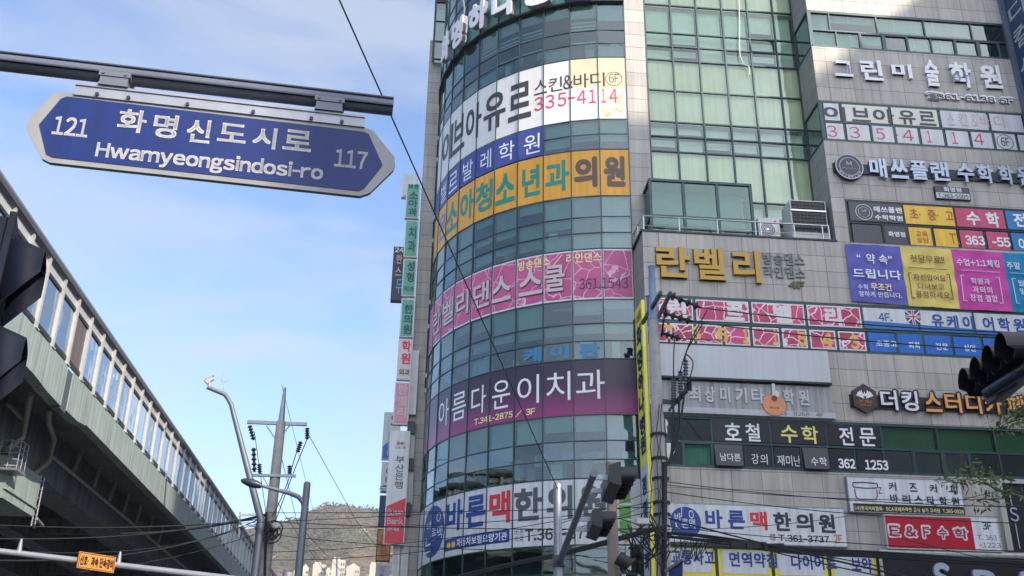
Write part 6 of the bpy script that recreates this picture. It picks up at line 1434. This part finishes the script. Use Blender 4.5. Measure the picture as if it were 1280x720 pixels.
# tangle of looped drop cables round the pole
for i in range(20):
    x0, y0 = random.uniform(770, 822), random.uniform(640, 672); x2, y2 = random.uniform(812, 845), random.uniform(655, 690)
    pts = [(x0, y0), ((x0 + x2) / 2 + random.uniform(-10, 10), (y0 + y2) / 2 + random.uniform(-16, 34)), (x2, y2)]
    h0 = random.uniform(28, 28.9)
    curve([rp_(x, y, h0) for x, y in pts], random.uniform(.012, .026), 'slack black cable looped in the tangle on the right concrete pole', 'drop_cable', WIRE, 'tangled drop cables on the right pole')
for i in range(9):
    x0 = random.uniform(835, 880); pts = [(x0, 672), (x0 + random.uniform(-6, 8), 672 + random.uniform(14, 34)), (x0 + random.uniform(8, 26), 676)]
    curve([rp_(x, y, 28.3) for x, y in pts], .012, 'slack black cable looped in the tangle on the right concrete pole', 'drop_cable', WIRE, 'tangled drop cables on the right pole')
t = thing('street_name_plate', 'small blue plate under a steel bracket at the foot of the right concrete pole', 'sign', WLD, rp_(846, 722, 28.2))
mb = MB().add([rp_(836, 714, 28.4), rp_(853.5, 702, 27.6), rp_(853, 735, 27.6), rp_(836, 740, 28.4)], [(0, 1, 2, 3)]); mb.add([rp_(836, 714, 28.43), rp_(853.5, 702, 27.63), rp_(853, 735, 27.63), rp_(836, 740, 28.43)], [(3, 2, 1, 0)]); part('plate', mb, mat('plate_blue', S(36, 64, 128), .4), t)
part('bracket', MB().bar(rp_(832, 714, 28.5), rp_(854.5, 699, 27.5), .06, .07), STEEL, t)

# wires
wire(at(423, -3, 11), at(697, 611, 24.1), .0, .012, 'long dark wire running steeply from the sky down to the grey signal post')
LK = lambda x, y: at(x, y, 39.6)
for (a, b, sg, r) in [
    ((-30, 673, 26), (333, 642, 39.5), .3, .022), ((-30, 700, 24), (333, 645, 39.5), .5, .022), ((-30, 655, 30), (333, 648, 39.5), .2, .02), ((40, 690, 30), (333, 650, 39.5), .4, .016),
    ((150, 667, 34), (332, 644, 39.5), .15, .035), ((-30, 662, 40), (560, 641, 33), .1, .012), ((100, 715, 34), (330, 664, 39.5), .2, .014),
    ((336, 641, 39.6), (815, 634, 28.8), .05, .014), ((336, 652, 39.6), (812, 661, 28.8), .1, .016), ((338, 690, 39.6), (812, 628, 28.8), .3, .012), ((339, 700, 39.6), (812, 640, 28.8), .35, .012), ((338, 668, 39.6), (697, 690, 24.2), .1, .012), ((336, 660, 39.6), (765, 640, 25.8), .15, .012),
    ((697, 655, 24.1), (822, 610, 28.8), .05, .010), ((697, 668, 24.1), (822, 624, 28.8), .1, .010),
    ((384, 549, 40), (345, 650, 39.6), -.1, .02), ((384, 540, 40), (446, 652, 60), .0, .014), ((446, 652, 60), (505, 730, 75), .0, .014), ((318, 540, 40), (333, 645, 39.6), .0, .014), ((325, 590, 40), (360, 650, 52), .0, .014), ((349, 560, 40), (372, 655, 55), .0, .014), ((352, 480, 40), (392, 640, 60), 0, .010),
    ((376, 552, 39.9), (362, 596, 39.8), -.15, .02), ((362, 596, 39.8), (340, 645, 39.6), .15, .02), ((360, 650, 52), (410, 720, 66), 0, .014), ((372, 655, 55), (432, 720, 68), 0, .014),
    ((876, 384.5, 27.8), (1300, 417, 24), .12, .018), ((866, 402, 29), (1300, 440, 25), .12, .018), ((851, 423, 30), (905, 425, 29.5), .02, .016),
    ((833, 602, 28.7), (1300, 634, 26), .15, .012), ((833, 615, 28.7), (1300, 655, 26), .15, .012), ((834, 606, 28.7), (1300, 622, 27), .2, .010), ((836, 648, 28.6), (1140, 722, 24), .05, .022), ((834, 658, 28.6), (1300, 690, 26), .1, .012), ((960, 688, 27), (1110, 722, 25), .02, .016), ((1000, 688, 27), (1180, 722, 25), .02, .014),
    ((1040, 655, 34), (1300, 600, 33), .1, .010), ((834, 662, 28.6), (1060, 645, 32), .1, .010), ((1110, 668, 30), (1300, 712, 28), .05, .010)]:
    wire(at(*a), at(*b), sg, r)
bundle = [(560, 724, 30), (600, 714, 29.6), (640, 704, 29.2), (686, 694, 28.8), (740, 681, 28.4), (800, 664, 28.2), (830, 657, 28.4)]
for i in range(3): curve([at(x, y + i * 1.8 + random.uniform(-.6, .6), h) for x, y, h in bundle], .035, 'thick black cable of the bundle sagging toward the right pole below the clinic band', 'cable_bundle', RUBBER, 'thick cables left of the right pole')
bundle = [(834, 668, 28.4), (870, 672, 28), (915, 677, 27.6), (960, 684, 27.2), (1020, 690, 26.8), (1100, 694, 26.4), (1300, 706, 25.5)]
for i in range(4): curve([at(x, y + (i - 1.5) * 2.0 + random.uniform(-1.0, 1.0), h) for x, y, h in bundle], .03, 'thick black cable of the bundle running right from the right pole below the clinic board', 'cable_bundle', RUBBER, 'thick cables right of the right pole')
mb = MB()
for px in (925, 945, 967): a = at(px, 680 + (px - 925) * .08, 27.3); mb.bar(a - Vector((.25, 0, .02)), a + Vector((.25, 0, 0)), .16, .16)
solo('cable_splice', mb, RUBBER, WLD, at(945, 681, 27.3), 'row of black splice boxes hanging on the bundle below the clinic board', 'cable box')
curve([at(903, 575, 33), at(899, 610, 33), at(893, 640, 32.5), at(886, 668, 31), at(878, 688, 30)], .012, 'thin white cord hanging from the tilted black sash to the cables', 'white_cord', mat('cord_white', (.6, .6, .58), .6))

# ------------------------------------------------------------------ tree at the right edge
LEAF = mat('leaf_green', (.075, .13, .030), .6, 0, .35, 1.5); LEAF2 = mat('leaf_light', (.13, .19, .05), .6, 0, .3, 1.5); BARK = mat('bark', (.12, .10, .08), .9, 0, .3, 8)
random.seed(21)
t = thing('street_tree', 'green street tree whose thin leafy twigs reach in at the right edge', 'tree', WLD, (11.2, 15.0, 0))
TB = Vector((11.2, 15.0, 0)); tr = MB(); lv = MB()
tr.tube([TB, TB + Vector((-.1, .05, 2.5)), TB + Vector((.1, .1, 5)), TB + Vector((0, 0, 8.5))], [.2, .16, .11, .04], 10)
def spray(p, d, L, n, size):
    p = Vector(p); d = Vector(d).normalized(); q = p
    pts = [p]
    for i in range(5): d = (d + Vector((random.uniform(-.2, .2), random.uniform(-.2, .2), -.12))).normalized(); q = q + d * L / 5; pts.append(q)
    tr.tube(pts, [.014, .012, .009, .007, .005, .003], 5)
    for i in range(n):
        f = random.uniform(.1, 1) * 5; k = min(int(f), 4); c = pts[k].lerp(pts[k + 1], f - k) + Vector([random.gauss(0, .10) for _ in range(3)])
        a = Vector([random.gauss(0, 1) for _ in range(3)]).normalized(); b = a.cross(Vector([random.gauss(0, 1) for _ in range(3)])).normalized(); s_ = size * random.uniform(.6, 1.3)
        lv.add([c - a * s_, c + b * s_ * .3, c + a * s_, c - b * s_ * .3], [(0, 1, 2, 3)], random.choice((0, 0, 1)))
for i in range(60):
    z = random.uniform(3.6, 8.6); an = random.uniform(0, 6.283); rr = 1.0 + 1.0 * math.sin((z - 3) / 6 * math.pi)
    a = TB + Vector((0, 0, z)); b = a + Vector((math.cos(an) * rr, math.sin(an) * rr, .5)); c_ = b + Vector((math.cos(an) * .6, math.sin(an) * .6, 0))
    if b.x < 10.2 and 640 + F_PX * ((b - Vector((0, 0, EYE))).dot(RIGHT)) / ((b - Vector((0, 0, EYE))).dot(FWD)) < 1290: continue
    tr.tube([a, a.lerp(b, .5) + Vector((0, 0, .15)), b], [.04, .03, .015], 6)
    for j in range(3): spray(b, (math.cos(an), math.sin(an), random.uniform(-.3, .3)), .8, 45, .06)
hb = at(1330, 560, 18.2)
for tgt in ((1195, 588), (1210, 580), (1175, 590), (1228, 584), (1240, 600), (1216, 612)):
    e = at(tgt[0], tgt[1], 17.6 + random.uniform(-.3, .3)); s0 = at(tgt[0] + 34, tgt[1] + 16, 17.8)
    spray(s0, e - s0, (e - s0).length * 1.05, 48, .06)
root = at(1245, 612, 17.8); tr.tube([TB + Vector((0, 0, 3.4)), at(1300, 628, 18), root, at(1215, 592, 17.7)], [.05, .035, .018, .006], 6)
for tgt in ((1262, 508), (1245, 528), (1275, 520), (1270, 505), (1240, 522), (1282, 512), (1280, 545), (1262, 512)):
    e = at(tgt[0], tgt[1], 18 + random.uniform(-.3, .3)); s0 = at(tgt[0] + 30, tgt[1] - 4, 18.1); spray(s0, e - s0, (e - s0).length * 1.05, 48, .06)
tr.tube([TB + Vector((0, 0, 4.6)), at(1310, 512, 18.1), at(1262, 512, 18)], [.05, .025, .006], 6)
part('trunk', tr, BARK, t); part('crown', lv, [LEAF, LEAF2], t)

# ------------------------------------------------------------------ mountain and far apartments
from mathutils import noise
def crest(az):      # height above the eye (in metres at 900 m) of the ridge over azimuth in degrees
    P = [(-60, 60), (-35, 95), (-24, 125), (-19, 140), (-16, 148), (-14, 162), (-11.6, 172), (-10.2, 186), (-8.7, 189), (-7.2, 183), (-6, 178), (-5, 186), (-3.5, 180), (0, 165), (10, 130), (40, 60), (60, 40)]
    for (a, h), (b, k) in zip(P, P[1:]):
        if a <= az <= b: return h + (k - h) * (az - a) / (b - a)
    return 40
vs = []; NA, ND = 240, 60
def hill(az, d):
    h = crest(az) * 1.0; f = min(1, max(0, (d - 430) / 470)); g = f ** 1.25 if d < 900 else 1 - .4 * (d - 900) / 500
    z = h * g
    p = Vector((az * .35, d * .012, 3.1)); z += f * (noise.fractal(p, 1, 2, 6) * 9 + noise.fractal(p * 5, 1, 2, 4) * 2.4) * (1.0 if abs(d - 900) > 60 else .6)
    return max(z, -1) if d > 430 else -1
for j in range(ND + 1):
    d = 400 + 900 * (j / ND)
    for i in range(NA + 1):
        az = -60 + 110 * i / NA; a = R(az); vs.append((d * math.sin(a), d * math.cos(a), hill(az, d)))
fs = [(j * (NA + 1) + i, j * (NA + 1) + i + 1, (j + 1) * (NA + 1) + i + 1, (j + 1) * (NA + 1) + i) for j in range(ND) for i in range(NA)]
MH = bpy.data.materials.new('hillside'); MH.use_nodes = True; n = MH.node_tree; b = n.nodes['Principled BSDF']; b.inputs['Roughness'].default_value = 1; b.inputs['Specular IOR Level'].default_value = .1
tcn = n.nodes.new('ShaderNodeTexCoord')
def nz_(scale, detail=6): q = n.nodes.new('ShaderNodeTexNoise'); q.inputs['Scale'].default_value = scale; q.inputs['Detail'].default_value = detail; q.inputs['Roughness'].default_value = .65; n.links.new(tcn.outputs['Object'], q.inputs['Vector']); return q
def ramp_(src, stops):
    r = n.nodes.new('ShaderNodeValToRGB')
    while len(r.color_ramp.elements) < len(stops): r.color_ramp.elements.new(.5)
    for e, (p, c) in zip(r.color_ramp.elements, stops): e.position = p; e.color = (*c, 1)
    n.links.new(src, r.inputs[0]); return r
r1 = ramp_(nz_(.012).outputs[0], [(.35, (.075, .09, .058)), (.5, (.125, .105, .078)), (.65, (.165, .125, .095))])
r2 = ramp_(nz_(.11, 8).outputs[0], [(.40, (.45, .5, .42)), (.6, (1, 1, 1))])
mu = n.nodes.new('ShaderNodeMixRGB'); mu.blend_type = 'MULTIPLY'; mu.inputs[0].default_value = .9; n.links.new(r1.outputs[0], mu.inputs[1]); n.links.new(r2.outputs[0], mu.inputs[2])
r3 = ramp_(nz_(.03, 9).outputs[0], [(.60, (0, 0, 0)), (.66, (1, 1, 1))]); mk_ = n.nodes.new('ShaderNodeMixRGB'); mk_.inputs[2].default_value = (.40, .33, .26, 1); n.links.new(r3.outputs[0], mk_.inputs[0]); n.links.new(mu.outputs[0], mk_.inputs[1]); n.links.new(mk_.outputs[0], b.inputs['Base Color'])
bpn = n.nodes.new('ShaderNodeBump'); bpn.inputs['Strength'].default_value = 1; bpn.inputs['Distance'].default_value = 4; n.links.new(nz_(.12, 8).outputs[0], bpn.inputs['Height']); n.links.new(bpn.outputs[0], b.inputs['Normal'])
solo('mountain', MB().add(vs, fs, 0, True), MH, WLD, (0, 0, 0), kind='structure')
random.seed(3); tv = MB(); 
for i in range(16000):
    az = random.uniform(-24, 2); d = 560 + 360 * random.random() ** .8; a = R(az); z = hill(az, d)
    if noise.noise(Vector((az * .25, d * .01, 8))) < -.12 and random.random() < .8: continue
    s_ = random.uniform(.5, 1.35); p = Vector((d * math.sin(a), d * math.cos(a), z)); k = random.randint(0, 2)
    v = [p + Vector((math.cos(q) * s_ * random.uniform(.6, 1), math.sin(q) * s_ * random.uniform(.6, 1), s_ * .4)) for q in [2 * math.pi * j / 5 for j in range(5)]] + [p + Vector((random.uniform(-.4, .4) * s_, 0, s_ * random.uniform(1.2, 2))), p]
    tv.add(v, [(j, (j + 1) % 5, 5) for j in range(5)] + [((j + 1) % 5, j, 6) for j in range(5)], k)
so_ = solo('hillside_wood', tv, [mat('wood_olive', (.085, .095, .06), 1, 0, .3, .05), mat('wood_brown', (.11, .095, .07), 1, 0, .3, .05), mat('wood_dark', (.065, .08, .052), 1, 0, .3, .05)], WLD, (0, 0, 0), 'scattered pines and bare scrub covering the mountain slope', 'woodland', None, 'stuff')
APW = mat('apartment_cream', (.40, .37, .32), .8, 0, .05, .2); APD = mat('apartment_window', (.10, .11, .12), .3)
def apt(label, x0, x1, y0, hd, gable=False, dx=.25):
    a, b = at(x0, y0, hd), at(x1, y0, hd); ax = math.atan2(b.y - a.y, b.x - a.x); Fm = Frame((a.x, a.y, 0), ax); W_ = (b - a).length; H_ = a.z; zb = H_ - 42
    t = thing('apartment_building', label, 'apartment block', Fm, (W_ / 2, 0, zb)); ws = W_ * (1 - dx)
    mb = MB().box((0, 0, zb - 30), (W_, 12, H_)); part('wall', mb, APW, t)
    mb = MB()
    if gable: mb.prism([(-.2, 0, H_), (W_ + .2, 0, H_), (W_ * .5, 0, H_ + 2.6)], (0, 12, 0))
    else: mb.box((W_ * .1, 2, H_), (W_ * .6, 8, H_ + 1.6))
    part('roof', mb, APW, t)
    for i in range(9):
        z = H_ - 3.2 - i * 3.0
        for f in (.72, .88): part('window', MB().box((W_ * f - .45, -.06, z), (W_ * f + .45, .02, z + 1.5)), APD, t)
apt('low cream apartment block, leftmost of those under the mountain', 366, 374.5, 716, 640)
apt('cream apartment block with gabled roof, just right of the street lamp post', 377.5, 386, 710, 650, True)
apt('broad cream apartment block, second from the street lamp post', 391.5, 408, 705, 630)
apt('small recessed cream apartment block in the gap between two taller ones', 408, 415.5, 712, 680)
apt('tallest cream apartment block under the mountain', 415.5, 432, 699.5, 620)
apt('cream gabled apartment block at the right of the tallest one', 433, 450, 709, 640, True)
apt('cream apartment block half hidden by the far sign column', 462.5, 474, 705.5, 630)
mb = MB().tube([at(421, 735, 300), at(421.5, 697, 300)], .35, 6); solo('lightning_mast', mb, GREYP, WLD, at(421, 740, 300), 'thin grey mast standing before the tallest cream apartment block', 'mast')

# ------------------------------------------------------------------ haze
hb_ = MB().box((-3200, -3200, -1.5), (3200, 3200, 250))
HZ = bpy.data.materials.new('haze_air'); HZ.use_nodes = True; HZ.node_tree.nodes.clear()
ho = HZ.node_tree.nodes.new('ShaderNodeOutputMaterial'); hv = HZ.node_tree.nodes.new('ShaderNodeVolumePrincipled'); hv.inputs['Color'].default_value = (.86, .92, 1.0, 1); hv.inputs['Density'].default_value = .0002; hv.inputs['Anisotropy'].default_value = .2
HZ.node_tree.links.new(hv.outputs[0], ho.inputs['Volume'])
solo('haze', hb_, HZ, WLD, (0, 0, 0), 'thin pale air haze in front of the mountain', None, None, 'stuff')
